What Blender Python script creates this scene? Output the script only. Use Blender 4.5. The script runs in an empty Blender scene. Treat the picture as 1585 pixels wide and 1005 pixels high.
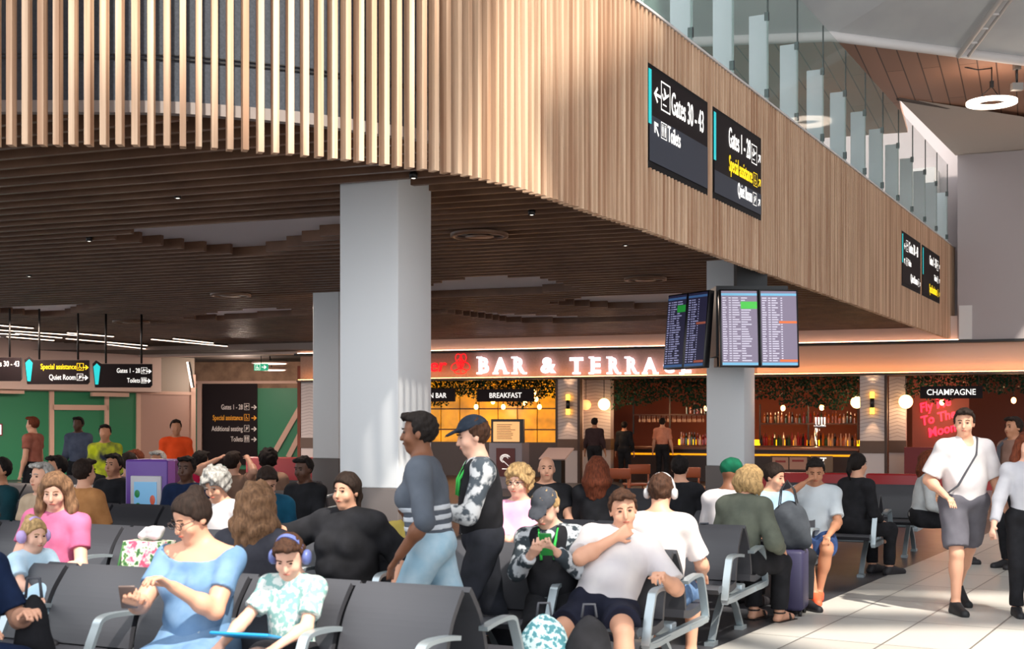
import bpy, bmesh, math, random
import numpy as np
from mathutils import Vector, Matrix
random.seed(7); np.random.seed(7)
R = math.radians
sc = bpy.context.scene
C = sc.collection
EYE, HZ, CX, FPX = 1.66, 650.0, 792.5, 2000.0      # eye height, horizon row, centre column, focal length in pixels

# ------------------------------------------------------------------ camera
cd = bpy.data.cameras.new('camera'); cam = bpy.data.objects.new('camera', cd); C.objects.link(cam)
cam.location = (0, 0, EYE); cam.rotation_euler = (R(90), 0, 0)
cd.sensor_width = 36; cd.lens = 36*FPX/1585; cd.shift_y = (HZ-502.5)/1585
cd.clip_start = .05; cd.clip_end = 300
cd.dof.use_dof = True; cd.dof.focus_distance = 15.0; cd.dof.aperture_fstop = 4.0
sc.camera = cam
# ------------------------------------------------------------------ world, sun, exposure
sc.view_settings.view_transform = 'Standard'; sc.view_settings.look = 'None'
sc.view_settings.exposure = 0.45; sc.view_settings.gamma = 1.0
w = bpy.data.worlds.new('world'); sc.world = w; w.use_nodes = True
w.node_tree.nodes['Background'].inputs[0].default_value = (.92, .96, 1, 1)
w.node_tree.nodes['Background'].inputs[1].default_value = 1.75
sd = bpy.data.lights.new('sun', 'SUN'); sun = bpy.data.objects.new('sun', sd); C.objects.link(sun)
sd.energy = 5.5; sd.angle = R(1.6); sd.color = (1, .93, .82)
SUN_TO = Vector((-.38, .62, -.95)).normalized()      # direction the sunlight travels
sun.rotation_euler = SUN_TO.to_track_quat('-Z', 'Y').to_euler(); sun.location = (8, -12, 25)
def area(name, loc, rot, sx, sy, e, col):
    l = bpy.data.lights.new(name, 'AREA'); l.shape = 'RECTANGLE'; l.size = sx; l.size_y = sy; l.energy = e; l.color = col
    o = bpy.data.objects.new(name, l); C.objects.link(o); o.location = loc; o.rotation_euler = rot; return o
def point(name, loc, e, col, rad=.1):
    l = bpy.data.lights.new(name, 'POINT'); l.energy = e; l.color = col; l.shadow_soft_size = rad
    o = bpy.data.objects.new(name, l); C.objects.link(o); o.location = loc; return o

# ------------------------------------------------------------------ helpers
def lin(c):
    return tuple(((v/255)/12.92 if v/255 <= .04045 else ((v/255+.055)/1.055)**2.4) for v in c)
MATS = {}
def mat(name, rgb, rough=.6, metal=0, emit=0, ergb=None, spec=.5, alpha=1, noise=None, bump=0, coat=0, trans=0):
    """noise = (rgb2, scale xyz, detail)"""
    if name in MATS: return MATS[name]
    m = bpy.data.materials.new(name); m.use_nodes = True; nt = m.node_tree; b = nt.nodes['Principled BSDF']
    b.inputs['Base Color'].default_value = (*lin(rgb), 1); b.inputs['Roughness'].default_value = rough
    b.inputs['Metallic'].default_value = metal; b.inputs['Specular IOR Level'].default_value = spec
    b.inputs['Coat Weight'].default_value = coat; b.inputs['Transmission Weight'].default_value = trans
    b.inputs['Alpha'].default_value = alpha
    if emit:
        b.inputs['Emission Color'].default_value = (*lin(ergb or rgb), 1); b.inputs['Emission Strength'].default_value = emit
    if noise or bump:
        tc = nt.nodes.new('ShaderNodeTexCoord'); mp = nt.nodes.new('ShaderNodeMapping')
        nt.links.new(tc.outputs['Object'], mp.inputs[0])
        n = nt.nodes.new('ShaderNodeTexNoise'); nt.links.new(mp.outputs[0], n.inputs[0])
        s = noise[1] if noise else (30, 30, 30); mp.inputs['Scale'].default_value = s
        n.inputs['Scale'].default_value = 1; n.inputs['Detail'].default_value = noise[2] if noise else 3
        if noise:
            cr = nt.nodes.new('ShaderNodeValToRGB'); cr.color_ramp.elements[0].position = .36; cr.color_ramp.elements[1].position = .64
            cr.color_ramp.elements[0].color = (*lin(rgb), 1); cr.color_ramp.elements[1].color = (*lin(noise[0]), 1)
            nt.links.new(n.outputs[0], cr.inputs[0]); nt.links.new(cr.outputs[0], b.inputs['Base Color'])
        if bump:
            bp = nt.nodes.new('ShaderNodeBump'); bp.inputs['Strength'].default_value = bump; bp.inputs['Distance'].default_value = .01
            nt.links.new(n.outputs[0], bp.inputs['Height']); nt.links.new(bp.outputs[0], b.inputs['Normal'])
    MATS[name] = m; return m

class MB:
    def __init__(s): s.v = []; s.f = []; s.sm = []
    def add(s, vs, fs, smooth=False):
        n = len(s.v); s.v += [tuple(v) for v in vs]; s.f += [tuple(i+n for i in f) for f in fs]; s.sm += [smooth]*len(fs); return s
    def box(s, lo, hi, M=None):
        x0, y0, z0 = lo; x1, y1, z1 = hi
        vs = [(x0,y0,z0),(x1,y0,z0),(x1,y1,z0),(x0,y1,z0),(x0,y0,z1),(x1,y0,z1),(x1,y1,z1),(x0,y1,z1)]
        if M is not None: vs = [M @ Vector(v) for v in vs]
        return s.add(vs, [(3,2,1,0),(4,5,6,7),(0,1,5,4),(1,2,6,5),(2,3,7,6),(3,0,4,7)])
    def rbox(s, lo, hi, b, M=None, seg=2):
        bm = bmesh.new(); bmesh.ops.create_cube(bm, size=1)
        c = [(a+d)/2 for a, d in zip(lo, hi)]; e = [d-a for a, d in zip(lo, hi)]
        for v in bm.verts: v.co = Vector([c[i]+v.co[i]*e[i] for i in range(3)])
        bmesh.ops.bevel(bm, geom=bm.edges[:], offset=min(b, min(e)*.49), segments=seg, affect='EDGES', profile=.5)
        bm.verts.index_update()
        vs = [(M @ v.co) if M is not None else v.co.copy() for v in bm.verts]
        s.add(vs, [tuple(v.index for v in f.verts) for f in bm.faces], True); bm.free(); return s
    def tube(s, pts, r, n=8, cap=True):
        pts = [Vector(p) for p in pts]; rs = r if isinstance(r, (list, tuple)) else [r]*len(pts)
        vs = []; prev = None
        for i, p in enumerate(pts):
            t = (pts[min(i+1, len(pts)-1)]-pts[max(i-1, 0)]).normalized()
            if prev is None:
                a = Vector((0, 0, 1)) if abs(t.z) < .9 else Vector((1, 0, 0)); x = t.cross(a).normalized()
            else: x = (prev - t*prev.dot(t)).normalized()
            prev = x; y = t.cross(x)
            for k in range(n):
                an = 2*math.pi*k/n; vs.append(p + (x*math.cos(an)+y*math.sin(an))*rs[i])
        fs = []
        for i in range(len(pts)-1):
            for k in range(n):
                fs.append((i*n+k, i*n+(k+1) % n, (i+1)*n+(k+1) % n, (i+1)*n+k))
        if cap: fs += [tuple(range(n))[::-1], tuple(range((len(pts)-1)*n, len(pts)*n))]
        return s.add(vs, fs, n > 4)
    def strip(s, pts, wx, th, axis=(1, 0, 0)):
        """bar of width wx along axis and thickness th following pts"""
        ax = Vector(axis).normalized(); pts = [Vector(p) for p in pts]; vs = []
        for i, p in enumerate(pts):
            t = (pts[min(i+1, len(pts)-1)]-pts[max(i-1, 0)]).normalized(); nn = ax.cross(t).normalized()
            for a, b in ((-1,-1),(1,-1),(1,1),(-1,1)): vs.append(p+ax*(a*wx/2)+nn*(b*th/2))
        fs = [(0,1,2,3)[::-1]]
        for i in range(len(pts)-1):
            for k in range(4): fs.append((i*4+k, i*4+(k+1) % 4, i*4+4+(k+1) % 4, i*4+4+k))
        n = (len(pts)-1)*4; fs.append((n, n+1, n+2, n+3)); return s.add(vs, fs, False)
    def prism(s, poly, z0, z1, M=None):
        """poly of (x, y) extruded between z0 and z1"""
        n = len(poly); vs = [Vector((x, y, z0)) for x, y in poly]+[Vector((x, y, z1)) for x, y in poly]
        if M is not None: vs = [M @ v for v in vs]
        return s.add(vs, [tuple(range(n))[::-1], tuple(range(n, 2*n))]+[(i, (i+1) % n, n+(i+1) % n, n+i) for i in range(n)])
    def lathe(s, prof, c=(0, 0, 0), n=16, M=None, cap=True):
        vs = []; c = Vector(c)
        for r, z in prof:
            for k in range(n):
                v = Vector((r*math.cos(2*math.pi*k/n), r*math.sin(2*math.pi*k/n), z))
                vs.append(c+((M @ v) if M is not None else v))
        fs = [(i*n+k, i*n+(k+1) % n, (i+1)*n+(k+1) % n, (i+1)*n+k) for i in range(len(prof)-1) for k in range(n)]
        if cap: fs += [tuple(range(n))[::-1], tuple(range((len(prof)-1)*n, len(prof)*n))]
        return s.add(vs, fs, True)
    def ball(s, c, r, n=10, M=None):
        r = r if isinstance(r, (tuple, list)) else (r, r, r); m = n//2+1; vs = []; c = Vector(c)
        for i in range(m+1):
            th = math.pi*i/m
            for k in range(n):
                v = Vector((r[0]*math.sin(th)*math.cos(2*math.pi*k/n), r[1]*math.sin(th)*math.sin(2*math.pi*k/n), r[2]*math.cos(th)))
                vs.append(c+((M @ v) if M is not None else v))
        fs = [(i*n+k, (i+1)*n+k, (i+1)*n+(k+1) % n, i*n+(k+1) % n) for i in range(m) for k in range(n)]
        return s.add(vs, fs, True)
    def text(s, txt, size, x, z, y=0, align='l', sx=.78, ext=.004, bold=0):
        """flat lettering standing in the xz plane, face towards -y"""
        vs, fs, wd = textgeo(txt, bold)
        ox = x - (wd*size*sx if align == 'r' else wd*size*sx/2 if align == 'c' else 0)
        return s.add([(ox+v[0]*size*sx, y-v[2]*ext, z+v[1]*size) for v in vs], fs)
    def build(s, name, m, parent=None, loc=None, rotz=0):
        me = bpy.data.meshes.new(name); me.from_pydata([tuple(v) for v in s.v], [], s.f); me.update()
        if s.sm: me.polygons.foreach_set('use_smooth', s.sm)
        if m: me.materials.append(m)
        o = bpy.data.objects.new(name, me); C.objects.link(o)
        if parent: o.parent = parent
        if loc is not None: o.location = loc
        o.rotation_euler.z = rotz
        return o
TG = {}
def textgeo(txt, bold=0):
    if (txt, bold) in TG: return TG[(txt, bold)]
    cu = bpy.data.curves.new('t', 'FONT'); cu.body = txt; cu.size = 1; cu.extrude = .5; cu.resolution_u = 3; cu.offset = bold
    o = bpy.data.objects.new('t', cu); C.objects.link(o); dg = bpy.context.evaluated_depsgraph_get(); dg.update()
    me = o.evaluated_get(dg).to_mesh()
    vs = [tuple(v.co) for v in me.vertices]; fs = [tuple(p.vertices) for p in me.polygons]
    o.evaluated_get(dg).to_mesh_clear(); bpy.data.objects.remove(o); bpy.data.curves.remove(cu)
    wd = max(v[0] for v in vs) if vs else 0
    TG[(txt, bold)] = (vs, fs, wd); return TG[(txt, bold)]

def tag(o, label=None, cat=None, group=None, kind=None):
    if label: o['label'] = label
    if cat: o['category'] = cat
    if group: o['group'] = group
    if kind: o['kind'] = kind
    return o
def struct(o): o['kind'] = 'structure'; return o
def thing(name, label, cat, loc=(0, 0, 0), rotz=0, group=None):
    o = bpy.data.objects.new(name, None); C.objects.link(o); o.empty_display_size = .1
    o.location = loc; o.rotation_euler = (0, 0, rotz); return tag(o, label, cat, group)
def copy_tree(o, parent=None):
    c = o.copy(); C.objects.link(c); c.parent = parent
    for ch in list(o.children): copy_tree(ch, c)
    return c
def P(px, py, D): return Vector(((px-CX)/FPX*D, D, EYE-(py-HZ)/FPX*D))
def PX(px, D): return (px-CX)/FPX*D
def PZ(py, D): return EYE-(py-HZ)/FPX*D
class Plane:
    """vertical plane through (x, y) running along direction d; t = distance along it"""
    def __init__(s, x, y, dx, dy):
        l = math.hypot(dx, dy); s.o = (x, y); s.d = (dx/l, dy/l); s.n = (-s.d[1], s.d[0]); s.rot = math.atan2(dy, dx)
    def t(s, px, off=0):
        k = (px-CX)/FPX; X = s.o[0]+s.n[0]*off; Y = s.o[1]+s.n[1]*off
        return (k*Y-X)/(s.d[0]-k*s.d[1])
    def at(s, t, off=0): return (s.o[0]+s.d[0]*t+s.n[0]*off, s.o[1]+s.d[1]*t+s.n[1]*off)
    def z(s, px, py, off=0): return PZ(py, s.at(s.t(px, off), off)[1])
    def root(s, name, label, cat, px, z=0, off=0, group=None):
        x, y = s.at(s.t(px, off), off); return thing(name, label, cat, (x, y, z), s.rot, group)
    def M(s): return Matrix.Translation((s.o[0], s.o[1], 0)) @ Matrix.Rotation(s.rot, 4, 'Z')
    def box(s, px0, px1, py0, py1, off=0, th=.05, mb=None, z0=None, z1=None):
        """box in plane coordinates (local x=t, y=off); front face at off"""
        t0, t1 = s.t(px0, off), s.t(px1, off); pm = (px0+px1)/2
        a = s.z(pm, py1, off) if z0 is None else z0; b = s.z(pm, py0, off) if z1 is None else z1
        return (mb or MB()).box((t0, off, a), (t1, off+th, b))
    def put(s, mb, name, m, parent=None):
        o = mb.build(name, m, parent); o.location = (s.o[0], s.o[1], 0); o.rotation_euler.z = s.rot; return o
    def thing(s, name, label, cat, group=None): return thing(name, label, cat, (s.o[0], s.o[1], 0), s.rot, group)
def rootm(o): return Matrix.Translation(o.location) @ Matrix.Rotation(o.rotation_euler.z, 4, 'Z')
def putw(mb, M, name, m, parent=None, plane=None):
    """build geometry given in frame M; child: into the parent's frame; top-level: origin at its own base"""
    ws = [M @ Vector(v) for v in mb.v]
    if parent is not None:
        inv = rootm(parent).inverted() if parent.parent is None else (rootm(parent.parent) @ rootm(parent)).inverted()
        mb.v = [inv @ v for v in ws]; return mb.build(name, m, parent)
    lo = [min(v[i] for v in mb.v) for i in range(3)]; hi = [max(v[i] for v in mb.v) for i in range(3)]
    base = M @ Vector(((lo[0]+hi[0])/2, (lo[1]+hi[1])/2, lo[2])); rz = math.atan2(M[1][0], M[0][0])
    inv = (Matrix.Translation(base) @ Matrix.Rotation(rz, 4, 'Z')).inverted()
    mb.v = [inv @ v for v in ws]; return mb.build(name, m, None, base, rz)

# ------------------------------------------------------------------ smooth bodies from distance fields
def V(*a): return np.array(a if len(a) > 1 else a[0], dtype=float)
def nrm(v): return v/max(np.linalg.norm(v), 1e-9)
def rotm(ax, deg):
    return np.array(Matrix.Rotation(R(deg), 3, Vector(ax)))
class Body:
    def __init__(s): s.p = []
    def seg(s, a, b, ra, rb, k=.02, flat=None, cut=None, sub=False):
        s.p.append(('s', V(a), V(b), ra, rb, k, flat, cut, sub)); return s
    def ell(s, c, r, Rm=None, k=.02, cut=None, sub=False):
        s.p.append(('e', V(c), V(r), np.eye(3) if Rm is None else Rm, k, cut, sub)); return s
    def mesh(s, vox, noise=0, nf=30., grow=0, clip=()):
        los = []; his = []
        for p in s.p:
            if p[-1]: los.append(None); his.append(None); continue
            if p[0] == 's':
                r = max(p[3], p[4])*(1.0 if p[6] is None else max(1, 1/p[6][1]))+grow+.01
                los.append(np.minimum(p[1], p[2])-r); his.append(np.maximum(p[1], p[2])+r)
            else:
                r = max(p[2])+grow+.01; los.append(p[1]-r); his.append(p[1]+r)
        lo = np.min([l for l in los if l is not None], axis=0)-3*vox; hi = np.max([h for h in his if h is not None], axis=0)+3*vox
        n = np.ceil((hi-lo)/vox).astype(int)+1
        F = np.full(n, .2, dtype=np.float32)
        ax = [lo[i]+vox*np.arange(n[i]) for i in range(3)]
        for p in s.p:
            k = p[5] if p[0] == 's' else p[4]
            if p[0] == 's': r = max(p[3], p[4])*(1.0 if p[6] is None else max(1, 1/p[6][1])); l = np.minimum(p[1], p[2]); h = np.maximum(p[1], p[2])
            else: r = max(p[2]); l = h = p[1]
            m = r+k+grow+vox*2+.01
            i0 = np.clip(np.floor((l-m-lo)/vox).astype(int), 0, n-1); i1 = np.clip(np.ceil((h+m-lo)/vox).astype(int)+1, 1, n)
            if (i1 <= i0).any(): continue
            X, Y, Z = np.meshgrid(*[ax[i][i0[i]:i1[i]] for i in range(3)], indexing='ij', sparse=False)
            Q = np.stack([X, Y, Z], -1)
            if p[0] == 's':
                a, b = p[1], p[2]; q = Q-a; ba = b-a
                t = np.clip((q@ba)/max(ba@ba, 1e-9), 0, 1); d3 = q-t[..., None]*ba
                if p[6] is not None:
                    fa, fs = p[6]; fa = nrm(fa); c = d3@fa; d3 = d3+(c*(fs-1))[..., None]*fa*1.0
                    d = (np.linalg.norm(d3, axis=-1)-(p[3]+(p[4]-p[3])*t))
                else: d = np.linalg.norm(d3, axis=-1)-(p[3]+(p[4]-p[3])*t)
                if p[7]:
                    dr = nrm(ba)
                    if 'b' in p[7]: d = np.maximum(d, (Q-b)@dr)
                    if 'a' in p[7]: d = np.maximum(d, (a-Q)@dr)
            else:
                q = (Q-p[1])@p[3]           # into the ellipsoid's axes
                rr = p[2]; kk = np.linalg.norm(q/rr, axis=-1); k2 = np.linalg.norm(q/(rr*rr), axis=-1)
                d = kk*(kk-1)/np.maximum(k2, 1e-6)
                if p[5] is not None:
                    for nn, off in p[5]: d = np.maximum(d, (Q-p[1])@V(nn)-off)
            sl = tuple(slice(i0[i], i1[i]) for i in range(3)); f = F[sl]
            d = (d-(0 if p[-1] else grow)).astype(np.float32)
            if p[-1]:
                F[sl] = np.maximum(f, -d)
            else:
                hh = np.clip(.5+.5*(f-d)/k, 0, 1); F[sl] = f*(1-hh)+d*hh-k*hh*(1-hh)
        if noise:
            X, Y, Z = np.meshgrid(*ax, indexing='ij', sparse=True)
            F += (noise*(np.sin(nf*X+2.1*np.sin(nf*.7*Z)+1.3*np.sin(nf*.9*Y))*.5+.5*np.sin(nf*1.3*Z+2.3*np.sin(nf*.8*X)+Y*nf))).astype(np.float32)
        if clip:
            X, Y, Z = np.meshgrid(*ax, indexing='ij')
            Q = np.stack([X, Y, Z], -1)
            for cn, cp in clip: F = np.maximum(F, ((Q-V(cp))@V(cn)).astype(np.float32))
        return nets(F, lo, vox)
def nets(F, lo, vox):
    S = F < 0
    c = np.zeros(tuple(k-1 for k in F.shape), dtype=np.int8)
    for dx in (0, 1):
        for dy in (0, 1):
            for dz in (0, 1): c += S[dx:S.shape[0]-1+dx, dy:S.shape[1]-1+dy, dz:S.shape[2]-1+dz]
    act = np.argwhere((c > 0) & (c < 8)); idx = np.full(c.shape, -1, dtype=np.int64); idx[tuple(act.T)] = np.arange(len(act))
    cor = [(a, b, d) for a in (0, 1) for b in (0, 1) for d in (0, 1)]
    vals = np.stack([F[act[:, 0]+a, act[:, 1]+b, act[:, 2]+d] for a, b, d in cor], 1)
    acc = np.zeros((len(act), 3)); cnt = np.zeros(len(act))
    for i in range(8):
        for j in range(i+1, 8):
            if sum(abs(x-y) for x, y in zip(cor[i], cor[j])) != 1: continue
            a, b = vals[:, i], vals[:, j]; m = (a < 0) != (b < 0); t = np.where(m, a/np.where(m, a-b, 1), 0)
            p = np.array(cor[i])+t[:, None]*(np.array(cor[j])-np.array(cor[i])); acc += np.where(m[:, None], p, 0); cnt += m
    vs = lo+vox*(act+acc/np.maximum(cnt, 1)[:, None]); faces = []
    for ax in range(3):
        o = [a for a in range(3) if a != ax]
        s0 = [slice(None)]*3; s1 = [slice(None)]*3; s0[ax] = slice(0, -1); s1[ax] = slice(1, None)
        A = S[tuple(s0)]; B = S[tuple(s1)]; e = np.argwhere(A != B)
        e = e[(e[:, o[0]] > 0) & (e[:, o[1]] > 0) & (e[:, o[0]] < F.shape[o[0]]-1) & (e[:, o[1]] < F.shape[o[1]]-1)]
        q = []
        for d0, d1 in ((-1, -1), (0, -1), (0, 0), (-1, 0)):
            k = e.copy(); k[:, o[0]] += d0; k[:, o[1]] += d1; q.append(idx[tuple(k.T)])
        q = np.stack(q, 1); fl = A[tuple(e.T)]
        if ax == 1: fl = ~fl
        q = np.where(fl[:, None], q, q[:, ::-1]); faces.append(q)
    return vs, np.concatenate(faces)
def npmesh(name, vf, m, parent):
    vs, fs = vf; me = bpy.data.meshes.new(name)
    fs = fs[(fs >= 0).all(1)]
    me.vertices.add(len(vs)); me.vertices.foreach_set('co', vs.astype(np.float32).ravel())
    me.loops.add(len(fs)*4); me.loops.foreach_set('vertex_index', fs.astype(np.int32).ravel())
    me.polygons.add(len(fs)); me.polygons.foreach_set('loop_start', np.arange(0, len(fs)*4, 4, dtype=np.int32))
    me.polygons.foreach_set('use_smooth', np.ones(len(fs), dtype=bool))
    me.update(calc_edges=True); me.materials.append(m)
    o = bpy.data.objects.new(name, me); C.objects.link(o); o.parent = parent; return o

# ------------------------------------------------------------------ people
SKIN = {'fair': (226,176,152), 'light': (214,160,132), 'tan': (178,124,94), 'brown': (120,78,56), 'dark': (84,54,40)}
HAIRC = {'black': (30,24,22), 'dark': (46,33,27), 'brown': (74,48,34), 'auburn': (116,58,36), 'blond': (196,160,110), 'fairbrown': (140,104,76), 'grey': (176,172,166), 'red': (130,56,34)}
def cloth(name, rgb, rgb2=None, sc_=6, rough=.88):
    return mat('cloth_'+name, rgb, rough, noise=((rgb2 or tuple(min(255, int(v*1.08)) for v in rgb)), (sc_,)*3, 3), spec=.2)
def ik(S, T, l1, l2, pole):
    d = T-S; L = np.linalg.norm(d); L2 = min(L, (l1+l2)*.995); T = S+d/L*L2 if L > L2 else T; L = min(L, L2)
    x = nrm(T-S); a = (l1*l1-l2*l2+L*L)/(2*L); h = math.sqrt(max(l1*l1-a*a, 0))
    pv = pole-x*(pole@x); return S+x*a+nrm(pv)*h, T
def person(label, at, yaw, pose='sit', s=1., skin='light', hair='dark', style='short', top=None, topm=None, sleeve=.55, bottom='pants', botm=None,
           lean=0, roll=0, twist=0, hp=0, hy=0, hr=0, LH=None, RH=None, LF=None, RF=None, bulk=1., belly=0., bust=0, vox=.014, face=True, shoes=None,
           neck=0, hipz=None, hipf=0, cap=None, glasses=False, name='person', group=None, loose=.012, cat='person', handcurl=25, palmL=None, palmR=None, poleR=None, hoops=None):
    """at=(x, y); yaw = direction faced, 180 faces the camera; hand and foot targets are in the person's own frame (x right, y forward, z up)"""
    root = thing(name, label, cat, (at[0], at[1], 0), R(yaw), group)
    sit = pose == 'sit'; fine = vox < .009
    u = nrm(rotm((0, 1, 0), roll) @ rotm((1, 0, 0), -lean) @ V(0, 0, 1)); r0 = rotm((0, 0, 1), twist) @ rotm((0, 1, 0), roll) @ V(1, 0, 0)
    r = nrm(r0-u*(r0@u)); f = np.cross(u, r)
    Pz = hipz if hipz is not None else (.43+.10*s**.5 if sit else .93*s)
    Pv = V(0, hipf, Pz); N = Pv+u*.49*s+f*.01; hs = s**.45
    hu = nrm(rotm((0, 1, 0), hr) @ rotm((0, 0, 1), hy+twist) @ rotm((1, 0, 0), -hp) @ V(0, 0, 1)); hf0 = rotm((0, 0, 1), hy+twist) @ rotm((1, 0, 0), -hp) @ V(0, 1, 0)
    hf = nrm(hf0-hu*(hf0@hu)); hx = np.cross(hf, hu); Hm = np.stack([hx, hf, hu], 1)
    Hb = N+nrm(u*.6+hu*.3+V(0, 0, .3))*.075*s; Hc = Hb+hu*.095*hs+hf*.012
    sw = .165*s*(1+.35*(bulk-1)); hips = {}; B = Body(); T = Body(); L = Body(); W = Body()
    S = {}; E = {}; Wr = {}; H = {}; K = {}; A = {}
    la, lf = .29*s, .25*s; lt, lc = .43*s, .41*s
    for sd_, nm, hand, foot in ((1, 'R', RH, RF), (-1, 'L', LH, LF)):
        S[nm] = N-u*.055*s+r*sw*sd_
        tgt = V(hand) if hand is not None else (Pv+V(.13*sd_, .30, .06)*s if sit else Pv+V(.27*sd_, .06, -.12)*s)
        E[nm], Wr[nm] = ik(S[nm], tgt, la, lf, V(poleR) if (poleR is not None and nm == 'R') else (V(.55*sd_, -.55, -.7) if sit or hand is not None else V(.2*sd_, -1, -.1)))
        H[nm] = Pv+V(.095*s*sd_, 0, -.02*s)
        ft = V(foot) if foot is not None else (V(.12*sd_*s, hipf+lt, .08*s) if sit else V(.10*sd_*s, .02, .08*s))
        K[nm], A[nm] = ik(H[nm], ft, lt, lc, V(.12*sd_, 1, .6 if sit else .1))
    b = bulk
    def torso(Q, g=0., bell=True):
        Q.ell(N-u*.17*s, (.155*s*b+g, .108*s*b+g, .20*s), np.stack([r, f, u], 1), k=.05)
        Q.seg(S['L'], S['R'], .058*s+g, .058*s+g, k=.05)
        Q.ell(Pv+u*.16*s+f*(.01+belly*.4), (.138*s*b+g, (.108*s*b+belly)+g, .17*s), np.stack([r, f, u], 1), k=.06)
        Q.ell(Pv+u*.02*s, (.155*s*b+g, .118*s*b+g, .12*s), np.stack([r, f, u], 1), k=.05)
        if bust:
            for q in (-1, 1): Q.ell(N-u*.19*s+r*.07*s*q+f*(.085*s*b), (.068*s*(.8+.3*bust)+g, .062*s*bust+g, .07*s+g), np.stack([r, f, u], 1), k=.03)
    torso(B)
    for q in 'LR': B.seg(N+u*.03*s, S[q]+u*.01, .045*s, .05*s, k=.04)
    B.seg(N-u*.03*s, Hb+hu*.06*hs, .056*s, .05*hs, k=.03)
    # head
    def hd(x, y, z): return Hc+(hx*x+hf*y+hu*z)*hs
    B.ell(hd(0, -.012, .025), (.075*hs, .093*hs, .09*hs), Hm, k=.02)
    B.ell(hd(0, .022, -.045), (.056*hs, .064*hs, .072*hs), Hm, k=.03)
    B.ell(hd(0, .055, -.092), (.026*hs, .024*hs, .02*hs), Hm, k=.03)
    if face:
        B.seg(hd(0, .084, .012), hd(0, .102, -.03), .008*hs, .013*hs, k=.012)
        for q in (-1, 1):
            B.ell(hd(.03*q, .089, .008), (.017*hs, .012*hs, .012*hs), Hm, k=.01, sub=True)
            B.ell(hd(.076*q, -.008, -.012), (.009*hs, .02*hs, .03*hs), Hm, k=.008)
            B.ell(hd(.042*q, .06, -.035), (.02*hs, .018*hs, .02*hs), Hm, k=.03)
        B.ell(hd(0, .083, -.058), (.024*hs, .011*hs, .010*hs), Hm, k=.012)
    thin = max(0, vox*.62)
    for sd_, nm in ((1, 'R'), (-1, 'L')):
        fat = 1+.5*(b-1)
        B.seg(S[nm], E[nm], .052*s*fat, max(.041*s*fat, thin), k=.03); B.seg(E[nm], Wr[nm], max(.041*s*fat, thin), max(.028*s, thin), k=.02)
        m_ = E[nm]*.7+Wr[nm]*.3; B.ell(m_, (.044*s*fat,)*3, k=.03)
        d = nrm(Wr[nm]-E[nm]); pn = (palmR if nm == 'R' else palmL); pn = V(pn) if pn is not None else V(0, .2, -1.)
        pn = nrm(pn-d*(pn@d)); la_ = np.cross(pn, d)*sd_*1.0      # towards the little finger
        if la_@(r*sd_) < 0: la_ = -la_
        hsz = s**.7
        pc = Wr[nm]+d*.045*hsz
        if fine:
            for q, ln in ((-.03, .075), (-.01, .085), (.011, .08), (.031, .062)):
                b0 = Wr[nm]+d*.012*hsz+la_*q*.5*hsz; b1 = Wr[nm]+d*.088*hsz+la_*q*hsz
                B.seg(b0, b1, .014*hsz, .0115*hsz, k=.012)
                cu = R(handcurl*(1+.1*q/.03)); d1 = d*math.cos(cu)+pn*math.sin(cu); d2 = d*math.cos(cu*2.3)+pn*math.sin(cu*2.3)
                b2 = b1+d1*ln*.5*hsz; b3 = b2+d2*ln*.45*hsz
                B.seg(b1, b2, .0098*hsz, .009*hsz, k=.004); B.seg(b2, b3, .009*hsz, .0075*hsz, k=.004)
            t0 = Wr[nm]+d*.022*hsz-la_*.02*hsz; t1 = t0+(d*.6-la_*.75+pn*.3)*.042*hsz; t2 = t1+(d*.9-la_*.25+pn*.4)*.034*hsz
            B.seg(t0, t1, .014*hsz, .0115*hsz, k=.01); B.seg(t1, t2, .011*hsz, .009*hsz, k=.004)
        else:
            rr = max(.02*hsz, thin); B.seg(Wr[nm], Wr[nm]+d*.085*hsz, rr*1.3, rr*1.4, k=.01, flat=(pn, 1.6))
            tl = Wr[nm]+d*.085*hsz
            for q in (-.027, -.009, .009, .027): B.seg(tl+la_*q*hsz, tl+la_*q*hsz*1.1+(d*.8+pn*.5)*.07*hsz, max(.0095, thin*.8), max(.0085, thin*.7), k=.004)
            B.seg(Wr[nm]+d*.02, Wr[nm]+d*.055*hsz-la_*.045*hsz, max(.012, thin), max(.01, thin*.9), k=.008)
        tf = .085*s*(.6+.4*b)
        B.seg(H[nm], K[nm], tf, .056*s, k=.04); B.seg(K[nm], A[nm], .056*s, .036*s, k=.02)
        B.ell(K[nm]*.72+A[nm]*.28-V(0, .012, 0), (.054*s, .054*s, .1*s), k=.03)
        fd = nrm(V((A[nm]-H[nm])[0]*.6, .30 if sit else .4, 0)); toe = A[nm]+fd*.17*s; toe[2] = .03*s+(0 if A[nm][2] < .2*s else A[nm][2]-.08*s); heel = A[nm]-fd*.035*s; heel[2] = toe[2]
        B.seg(A[nm], heel, .036*s, .03*s, k=.02); B.seg(heel, toe, .03*s, .03*s, k=.02, flat=(V(0, 0, 1), 1.2)); B.seg(A[nm], toe, .036*s, .024*s, k=.02)
        if shoes is None: shoes = mat('dark_shoe', (36, 34, 38), .6)
        if shoes:
            sh = Body(); g = .010
            sh.seg(heel-V(0, 0, .004), toe+fd*.02-V(0, 0, .004), .034*s+g*.6, .033*s+g*.6, k=.02); sh.seg(A[nm]-V(0, 0, .01), toe, .037*s+g, .02*s+g, k=.02)
            sh.seg(A[nm]-V(0, 0, .02), heel, .036*s+g, .032*s+g, k=.02)
            npmesh('shoe', sh.mesh(max(vox, .009)), shoes, root)
    # clothes
    g = loose
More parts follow.
